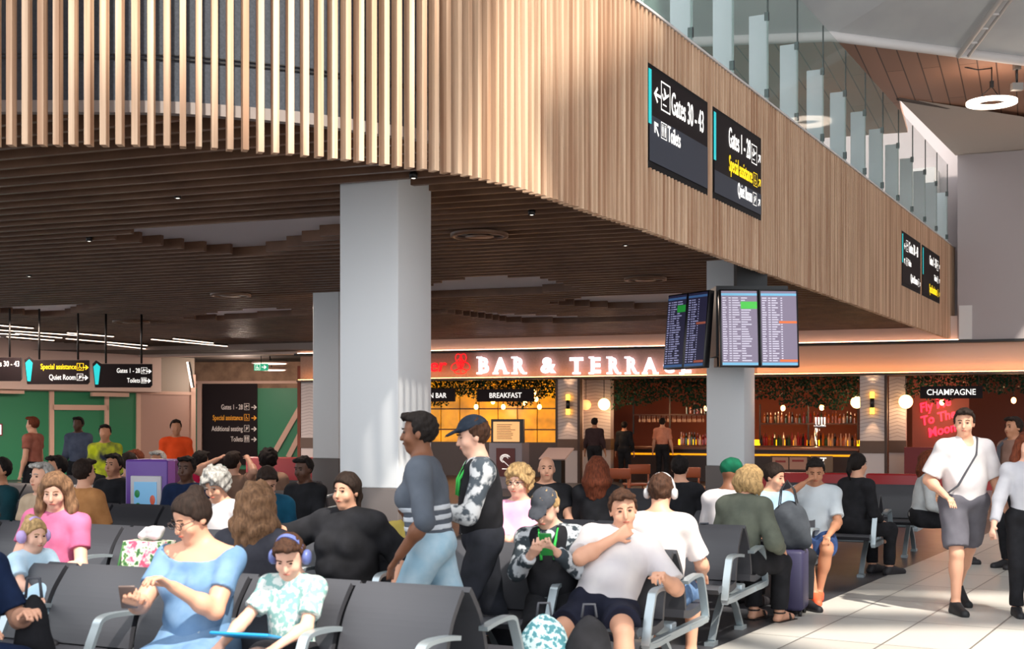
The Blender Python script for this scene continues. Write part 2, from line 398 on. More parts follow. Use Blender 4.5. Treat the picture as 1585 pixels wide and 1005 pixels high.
    if topm is not None:
        torso(T, g)
        for sd_, nm in ((1, 'R'), (-1, 'L')):
            T.seg(N-u*.005, S[nm]+u*.008, .046*s+g, .054*s+g, k=.04)
            fat = 1+.5*(b-1)
            if sleeve > 0:
                t = min(sleeve, 1); e = S[nm]+(E[nm]-S[nm])*t
                T.seg(S[nm], e, .054*s*fat+g, (.050 if t < 1 else .042)*s*fat+g*1.5, k=.03, cut='b' if t < 1 else None)
                if sleeve > 1:
                    e2 = E[nm]+(Wr[nm]-E[nm])*(sleeve-1); T.seg(E[nm], e2, .042*s*fat+g*1.3, .030*s+g*1.3, k=.03, cut='b')
        if neck == 'off': T.ell(N+u*.035*s+f*.01, (.20*s, .19*s, .115*s), np.stack([r, f, u], 1), sub=True)
        elif neck: T.ell(N+u*(.02)+f*.06*s, (.06*s*neck, .06*s*neck, .075*s*neck), np.stack([r, f, u], 1), sub=True)
        npmesh(top or 'shirt', T.mesh(max(vox, .008), .004 if vox < .02 else 0, 26), topm, root)
    if botm is not None:
        g2 = loose+.004
        if bottom in ('pants', 'shorts', 'long_shorts'):
            L.ell(Pv+u*.02*s, (.158*s*b+g2, .12*s*b+g2, .13*s), np.stack([r, f, u], 1), k=.05, cut=[(u, .10*s)])
            for nm in 'LR':
                t = {'pants': 1, 'shorts': .62, 'long_shorts': .86}[bottom]; e = H[nm]+(K[nm]-H[nm])*t; tf = .087*s*(.6+.4*b)
                L.seg(H[nm], e, tf+g2, (.058*s*t+tf*(1-t))+g2+(.018 if t < 1 else 0), k=.04, cut='b' if t < 1 else None)
                if t == 1:
                    e2 = K[nm]+(A[nm]-K[nm])*.93; L.seg(K[nm], e2, .058*s+g2, .044*s+g2, k=.03, cut='b')
            npmesh({'pants': 'trousers'}.get(bottom, 'shorts'), L.mesh(max(vox, .009), .005 if vox < .02 else 0, 22), botm, root)
        elif bottom == 'skirt':
            L.ell(Pv+u*.04*s, (.162*s*b+g2, .13*s*b+g2, .14*s), np.stack([r, f, u], 1), k=.06)
            km = (K['L']+K['R'])/2; wd = np.linalg.norm(K['R']-K['L'])/2+.02
            for nm in 'LR':
                L.seg(H[nm], K[nm]+V(0, 0, .01), .10*s+g2, .085*s+g2, k=.07); hem = K[nm]+(A[nm]-K[nm])*.7
                L.seg(K[nm], hem, .085*s+g2, .11*s+g2, k=.07, cut='b')
            L.seg((H['L']+H['R'])/2, km, .10*s, .08*s, k=.09); L.seg(km, km+V(0, -.02, -.25*s), .08*s, .1*s, k=.09)
            npmesh('skirt', L.mesh(max(vox, .009), .009, 20), botm, root)
    npmesh('body', B.mesh(vox), mat('skin_'+skin, SKIN[skin], .5, spec=.35), root)
    # hair
    hm = mat('hair_'+hair, HAIRC[hair], .75, noise=(tuple(int(v*.74) for v in HAIRC[hair]), (70, 70, 18), 3), spec=.2, bump=.7)
    W = Body(); up = lambda a, b_: hf*a+hu*b_; vh = max(vox, .008)
    def skull(gr, cuts, nz=.002, nf=60): W.ell(hd(0, -.014, .026), ((.077+gr)*hs, (.095+gr)*hs, (.092+gr)*hs), Hm, k=.02, cut=cuts)
    ca = [(nrm(up(.80, -.60)), .040*hs)]                     # keeps crown and back of the head
    nz = .003; nf = 70
    if style == 'short': skull(.010, [(nrm(up(.93, -.37)), .030*hs)]); nz = .007; nf = 95
    elif style == 'bald': skull(.001, [(nrm(up(.75, -.62)), -.01), (hu, .03)])
    elif style in ('bun', 'pony'):
        skull(.012, [(nrm(up(.8, -.6)), .046*hs)])
        if style == 'bun': W.ell(hd(0, -.075, .105), (.042*hs, .042*hs, .038*hs), Hm, k=.02)
        else: W.seg(hd(0, -.11, .05), hd(.01, -.15, -.06), .032*hs, .024*hs, k=.02); W.seg(hd(.01, -.15, -.06), hd(0, -.12, -.16), .024*hs, .012*hs, k=.02)
    elif style in ('long', 'wavy', 'bob'):
        skull(.017, [(nrm(up(.85, -.5)), .058*hs)]); ln = {'long': .30, 'wavy': .34, 'bob': .14}[style]*hs; nz = .005 if style != 'wavy' else .011; nf = 48
        for a in np.linspace(-1, 1, 9):
            an = a*1.75; dx, dy = math.sin(an)*.082, -math.cos(an)*.098-.012
            p0 = hd(dx, dy, .02); l2 = ln*(1-.12*abs(a)); p1 = p0+V(0, 0, -l2*.5)+(hx*dx*.3-f*.02); p2 = p0+V(0, 0, -l2)+(hx*dx*.25-f*.01)
            if (p1-N)@f > -.085*s and (p1-N)@u < .06: p1 = p1-f*0
            W.seg(p0, p1, .030*hs, .034*hs, k=.03); W.seg(p1, p2, .034*hs, .016*hs, k=.03)
    elif style == 'curly': skull(.032, [(nrm(up(.82, -.55)), .062*hs)]); nz = .014; nf = 62
    elif style == 'curlylong':
        skull(.03, [(nrm(up(.85, -.5)), .066*hs)]); nz = .013; nf = 60
        for a in np.linspace(-1, 1, 7):
            an = a*1.7; p0 = hd(math.sin(an)*.09, -math.cos(an)*.1-.01, 0); W.seg(p0, p0+V(0, 0, -.12)+hx*math.sin(an)*.02, .036, .03, k=.03)
    if style == 'short' and cap is None:
        for q in (-1, 1): W.seg(hd(.074*q, .012, .045), hd(.077*q, .006, -.005), .012*hs, .006*hs, k=.012)
        for q, a_ in ((-.045, .004), (-.018, .012), (.012, .010), (.040, .002)): W.ell(hd(q, .062, .088+a_), (.028*hs, .030*hs, .020*hs), Hm, k=.02)
    if style not in ('none', 'turban'): npmesh('hair', W.mesh(vh, nz, nf), hm, root)
    if style == 'turban':
        W.ell(hd(0, -.02, .055), (.098*hs, .112*hs, .085*hs), Hm, k=.03, cut=[(nrm(up(.35, -.93)), .045)]); W.ell(hd(.02, -.03, .09), (.07, .085, .06), Hm, k=.03)
        npmesh('turban', W.mesh(vh, .003, 50), cap, root)
    elif cap is not None:
        q = Body(); q.ell(hd(0, -.014, .03), (.089*hs, .107*hs, .103*hs), Hm, k=.01, cut=[(nrm(up(-.16, -1)), -.022*hs)])
        q.ell(hd(0, .105, .052), (.066*hs, .072*hs, .010), np.stack([hx, nrm(hf-hu*.25), nrm(hu+hf*.25)], 1), k=.01)
        npmesh('cap', q.mesh(max(vox, .007)), cap, root)
    if face and vox < .016:
        Q = MB(); Q2 = MB(); mw = MB(); RM = Matrix([list(x) for x in Hm])
        for q in (-1, 1):
            Q.ball(hd(.030*q, .0775, .007), (.0115*hs, .008*hs, .006*hs if hp < 12 else .0035*hs), 10, RM)
            Q2.tube([hd(.014*q, .090, .026), hd(.03*q, .089, .031), hd(.047*q, .078, .026)], .0036*hs, 6)
        Q.build('eyes', mat('eye', (40, 28, 24), .25), root); Q2.build('eyebrows', hm, root)
        mw.ball(hd(0, .0915, -.058), (.021*hs, .006*hs, .0055*hs), 10, RM); mw.build('mouth', mat('lips_'+skin, tuple(int(a*k_) for a, k_ in zip(SKIN[skin], (.84, .58, .56))), .5), root)
    if glasses:
        gl = MB(); RM = Matrix([list(x) for x in Hm])
        for q in (-1, 1):
            gl.tube([hd(.032*q+.024*math.cos(t), .104, .004+.019*math.sin(t)) for t in np.linspace(0, 2*math.pi, 17)], .0022*hs, 6)
            gl.tube([hd(.056*q, .104, .008), hd(.078*q, .05, .008), hd(.08*q, -.01, .0)], .002*hs, 6)
        gl.tube([hd(-.008, .106, .008), hd(.008, .106, .008)], .002, 6); gl.build('glasses', mat('spectacle_frame', (60, 45, 42), .3), root)
    for h0, h1 in (hoops or ()):
        Q = Body(); torso(Q, g+.004); c0, c1 = Pv+u*h0, Pv+u*h1
        npmesh('white_stripe', Q.mesh(.007, .004, 26, clip=[(-u, c0), (u, c1)]), m_stripe(), root)
    Mw = rootm(root)
    info = dict(root=root, M=Mw, Hc=Hc, Hm=Hm, hs=hs, hd=hd, N=N, u=u, f=f, r=r, P=Pv, W=Wr, E=E, S=S, K=K, A=A)
    return info
def m_stripe(): return cloth('stripe_white', (206, 210, 216), (190, 196, 204), 6)
def headphones(I, label, rgb, r2=None, w=.086):
    hd = I['hd']; c = Mw = I['M']; o = c @ Vector(I['Hc'])
    root = thing('headphones', label, 'headphones', o, I['root'].rotation_euler.z)
    m = mat('headphone_%d_%d_%d' % rgb, rgb, .4); inv = rootm(root).inverted() @ c
    T = lambda p: inv @ Vector(p)
    mb = MB(); mb.strip([T(hd(w*1.06*math.cos(t), -.01, .012+.118*math.sin(t))) for t in np.linspace(0, math.pi, 17)], .024, .01, inv.to_3x3() @ Vector(I['Hm'][:, 1])); mb.build('headband', m, root)
    for q in (-1, 1):
        mb = MB(); RM = (inv.to_3x3() @ Matrix([list(x) for x in I['Hm']])) @ Matrix.Rotation(R(90*q), 3, 'Y')
        mb.lathe([(.030, 0), (.037, .008), (.037, .024), (.028, .034), (.004, .036)], T(hd(.076*q, -.008, -.01)), 16, RM); mb.build('ear_cup', m, root)
    return root
# ================================================================== THE SETTING
GN = (.423, .906); GV = (.906, -.423)            # seating grid: across the rows, along the rows
BD = Vector((.457, .889)); BROT = math.atan2(.889, .457)
F = Plane(-2.17, 35.4, .934, -.357)              # bar facade
LW = Plane(-14.0, 35.4, .602, .798)              # green hoarding on the left
# floors
m_tile = mat('floor_tile', (200, 196, 190), .38, spec=.5)
nt = m_tile.node_tree; b = nt.nodes['Principled BSDF']
tc = nt.nodes.new('ShaderNodeTexCoord'); mp = nt.nodes.new('ShaderNodeMapping'); br = nt.nodes.new('ShaderNodeTexBrick')
mp.inputs['Rotation'].default_value = (0, 0, -R(60)); nt.links.new(tc.outputs['Object'], mp.inputs[0]); nt.links.new(mp.outputs[0], br.inputs[0])
br.inputs['Color1'].default_value = (*lin((205, 201, 194)), 1); br.inputs['Color2'].default_value = (*lin((188, 183, 176)), 1); br.inputs['Mortar'].default_value = (*lin((120, 114, 108)), 1)
br.inputs['Scale'].default_value = 1; br.inputs['Brick Width'].default_value = 1.2; br.inputs['Row Height'].default_value = .6; br.inputs['Mortar Size'].default_value = .008; br.offset = 0.0
nt.links.new(br.outputs[0], b.inputs['Base Color'])
m_carpet = mat('floor_dark', (62, 62, 66), .38, noise=((74, 74, 78), (3, 3, 3), 4), spec=.45)
struct(MB().add([(-40,-12,0),(40,-12,0),(40,50,0),(-40,50,0)], [(0,1,2,3)]).build('floor', m_carpet))
ex, ey = 1.46, 9.35; d_ = (.5, .866)
a0 = (ex-d_[0]*16, ey-d_[1]*16); a1 = (ex+d_[0]*24, ey+d_[1]*24)
struct(MB().prism([a0, (40, a0[1]), (40, a1[1]), a1], .0, .006).build('floor_tiles', m_tile))
struct(MB().add([F.at(-30, 1)+(.004,), F.at(30, 1)+(.004,), F.at(30, 16)+(.004,), F.at(-30, 16)+(.004,)], [(0, 1, 2, 3)]).build('floor_bar', mat('floor_bar_wood', (70, 42, 30), .35)))

# ---------------- curved timber balcony
pts0 = [(-7.2,9.15),(-6.2,9.02),(-5.2,8.95),(-4.4,8.93),(-3.47,8.94),(-2.9,8.945),(-2.57,8.96),(-2.26,9.01),(-1.95,9.11),(-1.64,9.235),(-1.34,9.37),(-.88,9.69),(-.60,9.87),(-.365,10.07),(-.066,10.44),(.41,11.24),(.868,12.14),(1.33,12.96),(1.893,14.06),(4.03,18.22),(5.62,21.3),(8.2,26.35),(10.62,31.05)]
def resample(p, step):
    p = np.array(p, float)
    # Catmull-Rom densify
    q = []
    for i in range(len(p)-1):
        a, b_, c, d = p[max(i-1, 0)], p[i], p[i+1], p[min(i+2, len(p)-1)]
        for t in np.linspace(0, 1, 12, endpoint=False):
            q.append(.5*((2*b_)+(-a+c)*t+(2*a-5*b_+4*c-d)*t*t+(-a+3*b_-3*c+d)*t**3))
    q.append(p[-1]); q = np.array(q)
    for _ in range(14): q[1:-1] = .25*q[:-2]+.5*q[1:-1]+.25*q[2:]
    s = np.concatenate([[0], np.cumsum(np.linalg.norm(np.diff(q, axis=0), axis=1))]); n = int(s[-1]/step)
    S = np.arange(n+1)*step; return np.stack([np.interp(S, s, q[:, 0]), np.interp(S, s, q[:, 1])], 1), S
crv, _s = resample(pts0, .107)
Z0, Z1 = 3.56, 5.77
m_oak = mat('oak_batten', (184, 142, 112), .55, noise=((234, 200, 168), (16, 16, .35), 4), spec=.25)
def ltY(px): return 10672/(1820.5-px)             # where the balcony's straight run passes an image column
SG = [(998, 1091, 3.59, 2.54), (1099.5, 1174, 3.59, 2.54), (1393, 1422, 3.66, 2.60), (1425, 1452, 3.66, 2.60)]
signs = []
for a, b_, zt, zb in SG: signs.append((ltY(a), ltY(b_), EYE+zb, EYE+zt))
sl = MB(); tang = np.gradient(crv, axis=0); tang /= np.linalg.norm(tang, axis=1)[:, None]
for i, (p, t) in enumerate(zip(crv, tang)):
    n = (t[1], -t[0])                              # outward, towards the viewer's side
    M = Matrix.Translation((p[0], p[1], 0)) @ Matrix.Rotation(math.atan2(t[1], t[0]), 4, 'Z')
    spans = [(Z0, Z1)]
    for ya, yb, za, zb in signs:
        if ya-.02 < p[1] < yb+.02 and p[0] > 1: spans = [(Z0, za), (zb, Z1)]
    dz = random.uniform(-.004, .004)
    for a, b_ in spans: sl.box((-.021, -.035, a+(dz if a == Z0 else 0)), (.021, .055, b_), M)
struct(sl.build('wall_timber_battens', m_oak))
def offs(d): return np.stack([crv[:, 0]-tang[:, 1]*d, crv[:, 1]+tang[:, 0]*d], 1)
def ribbon(d0, d1, z0, z1):
    A = offs(d0); B_ = offs(d1); n = len(A); mb = MB()
    vs = [(*p, z0) for p in A]+[(*p, z1) for p in A]+[(*p, z0) for p in B_]+[(*p, z1) for p in B_]; fs = []
    for i in range(n-1): fs += [(i, i+1, n+i+1, n+i), (2*n+i+1, 2*n+i, 3*n+i, 3*n+i+1), (n+i, n+i+1, 3*n+i+1, 3*n+i), (i+1, i, 2*n+i, 2*n+i+1)]
    fs += [(0, n, 3*n, 2*n), (2*n-1, n-1, 3*n-1, 4*n-1)]
    return mb.add(vs, fs)
m_acou = mat('charcoal_panel', (56, 62, 72), .75, noise=((68, 74, 84), (60, 60, 60), 2))
struct(ribbon(.31, .36, 3.93, 5.7).build('wall_charcoal_panel', m_acou))
g = MB(); g2 = ribbon(.300, .312, 4.245, 4.258); g.add(g2.v, g2.f); g2 = ribbon(.300, .312, 4.275, 4.283); g.add(g2.v, g2.f); g2 = ribbon(.300, .312, 5.115, 5.128); g.add(g2.v, g2.f)
struct(g.build('trim_1', mat('panel_joint', (24, 26, 30), .5)))
struct(ribbon(.29, .37, 3.86, 3.945).build('trim_2', mat('grey_edge', (150, 140, 136), .6)))
# horizontal rails that carry the battens
# deck
A = offs(.36); poly = [tuple(p) for p in A if p[0] > -7]+[F.at(F.t(1455), .0), F.at(-12, 0), (-20, 30), (-20, 9.2)]
struct(MB().prism(poly, 5.45, 5.7).build('floor_balcony', mat('slab', (120, 116, 112), .8)))
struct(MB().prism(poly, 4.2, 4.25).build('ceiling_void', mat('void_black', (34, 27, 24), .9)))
# straight backing behind the oblique battens
sb = crv[(crv[:, 0] > 1.2)]; b0 = sb[0]; b1 = sb[-1]
# end return of the balcony
e_ = crv[-1]; PB = Plane(e_[0], e_[1], -.889, .457)
struct(putw(MB().box((0, 0, Z0), (1.4, .08, Z1)), PB.M(), 'wall_balcony_end', m_oak))

# ---------------- slatted ceiling
u = np.array([.934, -.357]); nn_ = np.array([.357, .934]); CZ = 3.84
def cpt(px, py, h=CZ-EYE):
    D = h*FPX/(HZ-py); return np.array([(px-CX)/FPX*D, D])
holes = [
 [(150,368),(250,357),(400,347),(525,339),(600,334),(640,345),(560,352),(525,358),(480,371),(440,384),(400,393),(350,393),(290,386),(200,373)],
 [(-60,478),(60,475),(150,472),(120,482),(95,490),(50,489),(0,484)],
 [(655,447),(690,436),(745,430),(830,430),(868,440),(900,448),(850,452),(760,456),(690,460),(655,460)],
 [(845,470),(900,462),(1030,457),(1100,456),(1090,474),(1010,478),(930,476)],
 [(560,492),(640,488),(690,484),(790,499),(900,500),(1040,494),(1040,487),(900,491),(780,487),(700,480),(640,478)],
 [(280,494),(350,482),(420,478),(500,484),(420,490),(340,496)],
]
hp_ = [np.array([cpt(*q) for q in h]) for h in holes]
hp_st = [np.stack([h@u, h@nn_], 1) for h in hp_]
crv_in = offs(.40); ci = np.stack([crv_in@u, crv_in@nn_], 1)
sF = np.array(F.o)@nn_
cl = MB(); cs = []
s = 7.6
def crossings(poly, s, closed=True):
    out = []; n = len(poly)
    for i in range(n if closed else n-1):
        a, b_ = poly[i], poly[(i+1) % n]
        if (a[1] < s) != (b_[1] < s): out.append(a[0]+(s-a[1])/(b_[1]-a[1])*(b_[0]-a[0]))
    return sorted(out)
Mc = Matrix(((u[0], nn_[0], 0, 0), (u[1], nn_[1], 0, 0), (0, 0, 1, 0), (0, 0, 0, 1)))
while s < sF-.1:
    # left limit follows the left wall, right limit the balcony edge
    xs = crossings(ci, s, False)
    if not xs: s += .33; continue
    tmax = xs[-1]; tmin = max(-34, -8-.62*s) if len(xs) < 2 else max(xs[0], -34)
    iv = [(max(-26, tmin), tmax)]
    for h in hp_st:
        c = crossings(h, s)
        for a, b_ in zip(c[::2], c[1::2]):
            nv = []
            for x0, x1 in iv:
                if b_ <= x0 or a >= x1: nv.append((x0, x1)); continue
                if a > x0: nv.append((x0, a))
                if b_ < x1: nv.append((b_, x1))
            iv = nv
    for x0, x1 in iv:
        if x1-x0 > .1: cl.box((x0, s-.03, CZ), (x1, s+.03, CZ+.13), Mc)
    s += .33
m_slat = mat('ceiling_batten', (104, 74, 56), .42, noise=((124, 90, 68), (2, 2, 2), 4), spec=.5)
struct(cl.build('ceiling', m_slat))
tray = MB()
for h in hp_:
    c = h.mean(0); q = [(c+(p-c)*1.35) for p in h]
    tray.prism([tuple(p) for p in q][::-1], CZ+.132, CZ+.16)
struct(tray.build('ceiling_trays', mat('tray_white', (244, 240, 246), .7)))
# ---------------- columns
m_col = mat('column_paint', (232, 234, 236), .38, spec=.5); m_skirt = mat('column_skirt', (96, 88, 86), .45)
def column(px, D, w, sk, top=4.2, nm='column'):
    x = PX(px, D); M = Matrix.Translation((x, D, 0)) @ Matrix.Rotation(math.atan2(.454, -.891)-math.pi/2, 4, 'Z')
    # local: corner at origin; +x runs back-right, +y runs back-left
    c = putw(MB().rbox((0, 0, sk), (w, w*1.07, top), .012, None, 2), M, 'wall_'+nm, m_col); struct(c)
    struct(putw(MB().rbox((-.012, -.012, 0), (w+.012, w*1.07+.012, sk), .01), M, 'baseboard_'+nm, m_skirt)); return M
column(616, 11.8, .6, 1.03, nm='column_near'); column(1152, 17.5, .5, 1.03, nm='column_far'); column(524, 22, .5, 1.0, nm='column_rear')

# ---------------- bar fascia, back wall and left walls
m_band = mat('bulkhead_paint', (214, 190, 178), .6); m_blk = mat('black_trim', (22, 18, 17), .5)
m_fas = mat('fascia_plaster', (150, 122, 108), .6, noise=((160, 132, 118), (20, 20, 20), 3))
m_fasR = mat('fascia_herringbone', (214, 186, 170), .6)
tL = F.t(222); tR = F.t(1720)
M = F.M()
struct(putw(MB().box((tL, -.25, 3.53), (tR, .3, 4.1)), M, 'wall_bulkhead', m_band))
struct(putw(MB().box((F.t(465), -.36, 3.47), (tR, .1, 3.53)), M, 'trim_4', m_blk))
tag(putw(MB().box((F.t(470), -.345, 3.531), (F.t(1484), -.325, 3.545)), M, 'strip_light', mat('bulkhead_fill', (255, 214, 186), .5, emit=7, ergb=(255, 196, 160))), 'added warm strip on the black ledge, brightening the bulkhead above the bar fascia', 'light')  # glowing strip added to brighten the bulkhead band above the ledge
tS = F.t(1172)
fm = MB().box((F.t(465), 0, 2.80), (tS, .2, 3.47)); struct(putw(fm, M, 'wall_fascia_sign', m_fas))
fm = MB().box((tS, 0, 2.80), (tR, .2, 3.47)); struct(putw(fm, M, 'wall_fascia_plain', m_fasR))
# raised chevron relief on the plain fascia
ch = MB(); hz = .14; x = tS+.1
while x < tR-.3:
    for k in range(5):
        z = 2.84+k*.125
        ch.add([(x, -.006, z), (x+.17, -.006, z+.09), (x+.34, -.006, z), (x+.34, -.006, z+.018), (x+.17, -.006, z+.108), (x, -.006, z+.018)], [(0, 1, 4, 5), (1, 2, 3, 4)])
    x += .36
struct(putw(ch, M, 'trim_5', m_fasR))
struct(putw(MB().box((F.t(465), -.22, 2.73), (tR, .25, 2.785)), M, 'trim_6', mat('timber_dark', (60, 38, 28), .5)))
tag(putw(MB().box((F.t(467), -.20, 2.787), (tR-.2, -.13, 2.80)), M, 'strip_light', mat('warm_led', (255, 190, 120), .5, emit=9, ergb=(255, 170, 95))), 'warm strip light washing up the bar fascia from its bottom ledge', 'light')
# high back wall (right of the balcony) and vault
Fb = Plane(F.o[0]+.357*.4, F.o[1]+.934*.4, .934, -.357)
m_wall = mat('back_wall_paint', (178, 168, 168), .75)
Fc = Plane(F.o[0]-.357*.27, F.o[1]-.934*.27, .934, -.357)
struct(putw(MB().box((Fc.t(1482), 0, 3.53), (Fc.t(1800), .2, 8.5)), Fc.M(), 'wall_back_right', m_wall))
struct(putw(MB().box((-20, 0, 4.1), (Fb.t(1800), .2, 13.5)), Fb.M(), 'wall_back', m_wall))
m_vault = mat('vault_membrane', (196, 198, 198), .7, noise=((186, 188, 190), (1.2, 1.2, 1.2), 3)); m_beige = mat('vault_render', (196, 184, 174), .8)
tq = [P(1285, 55, 21.9), P(1700, 110, 24.1), P(1700, 200, 28.9), P(1390, 155, 26.3)]
ZT = EYE+6.5
def hz_pt(px, py): D = 6.5*FPX/(HZ-py); return Vector((PX(px, D), D, ZT))
c1, c2, c3, c4 = hz_pt(1285, 56), hz_pt(1800, 122), hz_pt(1800, 222), hz_pt(1390, 152)
m_tc = mat('timber_ceiling', (146, 98, 74), .55); nt = m_tc.node_tree; b = nt.nodes['Principled BSDF']
tc = nt.nodes.new('ShaderNodeTexCoord'); mp = nt.nodes.new('ShaderNodeMapping'); wv = nt.nodes.new('ShaderNodeTexBrick'); mp.inputs['Rotation'].default_value = (0, 0, -R(68))
nt.links.new(tc.outputs['Object'], mp.inputs[0]); nt.links.new(mp.outputs[0], wv.inputs[0]); wv.inputs['Color1'].default_value = (*lin((176, 130, 106)), 1); wv.inputs['Color2'].default_value = (*lin((160, 118, 96)), 1); wv.inputs['Mortar'].default_value = (*lin((84, 54, 40)), 1)
wv.inputs['Scale'].default_value = 1; wv.inputs['Brick Width'].default_value = 5; wv.inputs['Row Height'].default_value = .32; wv.inputs['Mortar Size'].default_value = .012
nt.links.new(wv.outputs[0], b.inputs['Base Color'])
far1 = hz_pt(1390, 152); W0 = Vector((-4, 23.2, ZT)); W1 = Vector((-4, 33.5, ZT)); c5 = hz_pt(1405, 205)
def slab(vs, th, name, m):
    n = len(vs); up = [Vector(v)+Vector((0, 0, th)) for v in vs]
    return struct(MB().add(list(vs)+up, [tuple(range(n)), tuple(range(n, 2*n))[::-1]]+[(i, n+i, n+(i+1) % n, (i+1) % n) for i in range(n)]).build(name, m))
slab([W0, c1, c2, c3, c4, c5, W1], .1, 'ceiling_timber', m_tc)
# white edge beam
bm_ = MB(); bm_.tube([W0+Vector((0, -.06, -.02)), c1+Vector((0, -.06, -.02)), c2+Vector((0, -.06, -.02))], .09, 8); struct(bm_.build('trim_7', mat('white_paint', (222, 218, 216), .5)))
# membrane roof rising towards the viewer
slab([W0, c1, c2, c2+Vector((4, -14, 5.5)), c1+Vector((2, -14, 5.5)), W0+Vector((0, -14, 5.5))], .1, 'ceiling_membrane', m_vault)
pa, pb = hz_pt(1480, 81), None; pb = pa+Vector((2.2, -14, 5.5))
bm_ = MB(); bm_.tube([pa+Vector((0, -.1, -.1)), pb+Vector((0, -.1, -.1))], .05, 6); bm_.tube([pa+Vector((.18, -.1, -.1)), pb+Vector((.18, -.1, -.1))], .03, 6)
for k in range(40):
    q = pa.lerp(pb, k/40)+Vector((.09, -.1, -.1)); bm_.box((q.x-.08, q.y-.015, q.z-.015), (q.x+.08, q.y+.015, q.z+.015))
struct(bm_.build('trim_8', MATS['white_paint']))
# rendered slope from the timber ceiling down to the back wall
t0, t1 = Fb.t(1150), Fb.t(1800)
w0 = Vector((*Fb.at(t0), 7.95)); w1 = Vector((*Fc.at(Fc.t(1479)), 7.86)); w2 = Vector((*Fc.at(Fc.t(1800)), 7.9))
slab([c4, c3, w2, w1], .02, 'ceiling_slope', m_beige)
struct(MB().tube([c4, c3], .05, 6).build('trim_9', mat('shadow_gap', (96, 84, 78), .6)))  # solid bar; the gap's shade is only its dark colour
struct(putw(MB().box((F.t(1485), -.35, 3.54), (F.t(1505), .1, 4.33)), F.M(), 'trim_10', mat('white_paint', (222, 218, 216), .5)))
# left: hoarding wall
m_green = mat('hoarding_green', (40, 122, 86), .5); m_pine = mat('pale_timber', (206, 170, 152), .6); M = LW.M(); tA, tB = LW.t(-60), LW.t(301)
struct(putw(MB().box((tA, 0, 0), (LW.t(215), .1, 2.5)), M, 'wall_left_hoarding', m_green))
struct(putw(MB().box((LW.t(215), 0, 0), (tB, .1, 2.5)), M, 'wall_left_plain', mat('pinkish_panel', (172, 138, 126), .6)))
struct(putw(MB().box((tA, -.3, 2.5), (LW.t(240), .3, 3.9)), M, 'wall_left_bulkhead', mat('bulkhead_left', (222, 196, 184), .6)))
struct(putw(MB().box((LW.t(240), 0, 2.5), (tB, .3, 3.9)), M, 'wall_left_grey', mat('bulkhead_grey', (150, 136, 122), .5)))
tr = MB(); tm = lambda a, b_, c, d: LW.box(a, b_, c, d, -.05, .08, tr)
for a, b_, c, d in ((77, 84, 604, 720), (80, 168, 627, 635), (163, 169, 612, 720), (212, 218, 605, 720), (215, 301, 606, 611), (0, 215, 600, 606), (296, 303, 580, 720)): tm(a, b_, c, d)
struct(putw(tr, M, 'trim_11', m_pine))
struct(putw(LW.box(-60, 38, 604, 609, -.35, .1, LW.box(143, 200, 608, 614, -.35, .1)), M, 'trim_12', m_pine))
# corridor wall behind, left of the bar
CW = Plane(-10.4, 43.5, .99, -.1); M = CW.M()
struct(putw(MB().box((CW.t(240), 0, 0), (CW.t(520), .2, 2.72)), M, 'wall_corridor', m_green))
struct(putw(MB().box((CW.t(240), .0, 2.72), (CW.t(520), .2, 4.6)), M, 'wall_corridor_top', mat('raw_plaster', (156, 124, 100), .8, noise=((126, 98, 78), (3, 3, 3), 5))))
struct(putw(CW.box(305, 312, 592, 720, -.1, .12, CW.box(298, 470, 590, 594, -.1, .12)), M, 'trim_13', m_pine))
sp = MB()
for (xa, ya, xb, yb) in ((468, 625, 425, 700), (468, 665, 446, 708)):
    ta, tb = CW.t(xa, -.05), CW.t(xb, -.05); za, zb = CW.z(xa, ya), CW.z(xb, yb); sp.strip([(ta, -.05, za), (tb, -.05, zb)], .03, .17, (0, 1, 0))
struct(putw(sp, M, 'trim_14', m_pine))
struct(MB().add([(-16, 35.8, 3.6), (-3, 35.8, 3.6), (-3, 46, 3.6), (-16, 46, 3.6)], [(3, 2, 1, 0)]).build('ceiling_corridor', mat('dark_ceiling', (60, 48, 42), .8)))
# bar interior shell
M = F.M(); m_red = mat('bar_wall_red', (110, 52, 34), .7)
struct(putw(MB().box((F.t(465), 7.0, 0), (tR+3, 7.2, 3.2)), M, 'wall_bar_back', m_red))
struct(putw(MB().box((F.t(465), .3, 2.95), (tR+3, 7.2, 3.1)), M, 'ceiling_bar', mat('bar_ceiling', (34, 22, 18), .8)))
struct(putw(MB().box((F.t(465)-.1, 0, 0), (F.t(465), 7.0, 3.2)), M, 'wall_bar_left', m_red))
# pillars of the bar front
m_herr = mat('pillar_tile', (196, 184, 182), .5); m_dado = mat('pillar_dado', (88, 66, 54), .5)
def pillar(px0, px1, nm, off=0, dep=.5, px2=None):
    mb = MB(); t0, t1 = F.t(px0, off), F.t(px1, off); mb.box((t0, off, 1.15), (t1, off+dep, 2.73)); struct(putw(mb, M, 'wall_pillar_'+nm, m_herr))
    r = MB(); n = 17
    for k in range(n):
        z = 1.2+k*1.5/n; tm_ = (t0+t1)/2; r.add([(t0, off-.006, z), (tm_, off-.012, z+.06), (t1, off-.006, z), (t1, off-.006, z+.014), (tm_, off-.012, z+.074), (t0, off-.006, z+.014)], [(0, 1, 4, 5), (1, 2, 3, 4)])
    struct(putw(r, M, 'trim_pillar_'+nm, mat('pillar_relief', (150, 138, 136), .5)))
    struct(putw(MB().box((t0-.01, off-.02, .85), (t1+.01, off+dep, 1.15)), M, 'trim_dado_'+nm, m_dado)); struct(putw(MB().box((t0, off, 0), (t1, off+dep, .85)), M, 'wall_pillar_base_'+nm, m_herr))
pillar(466, 493, 'a'); pillar(863, 894, 'b'); pillar(1331, 1369, 'c')
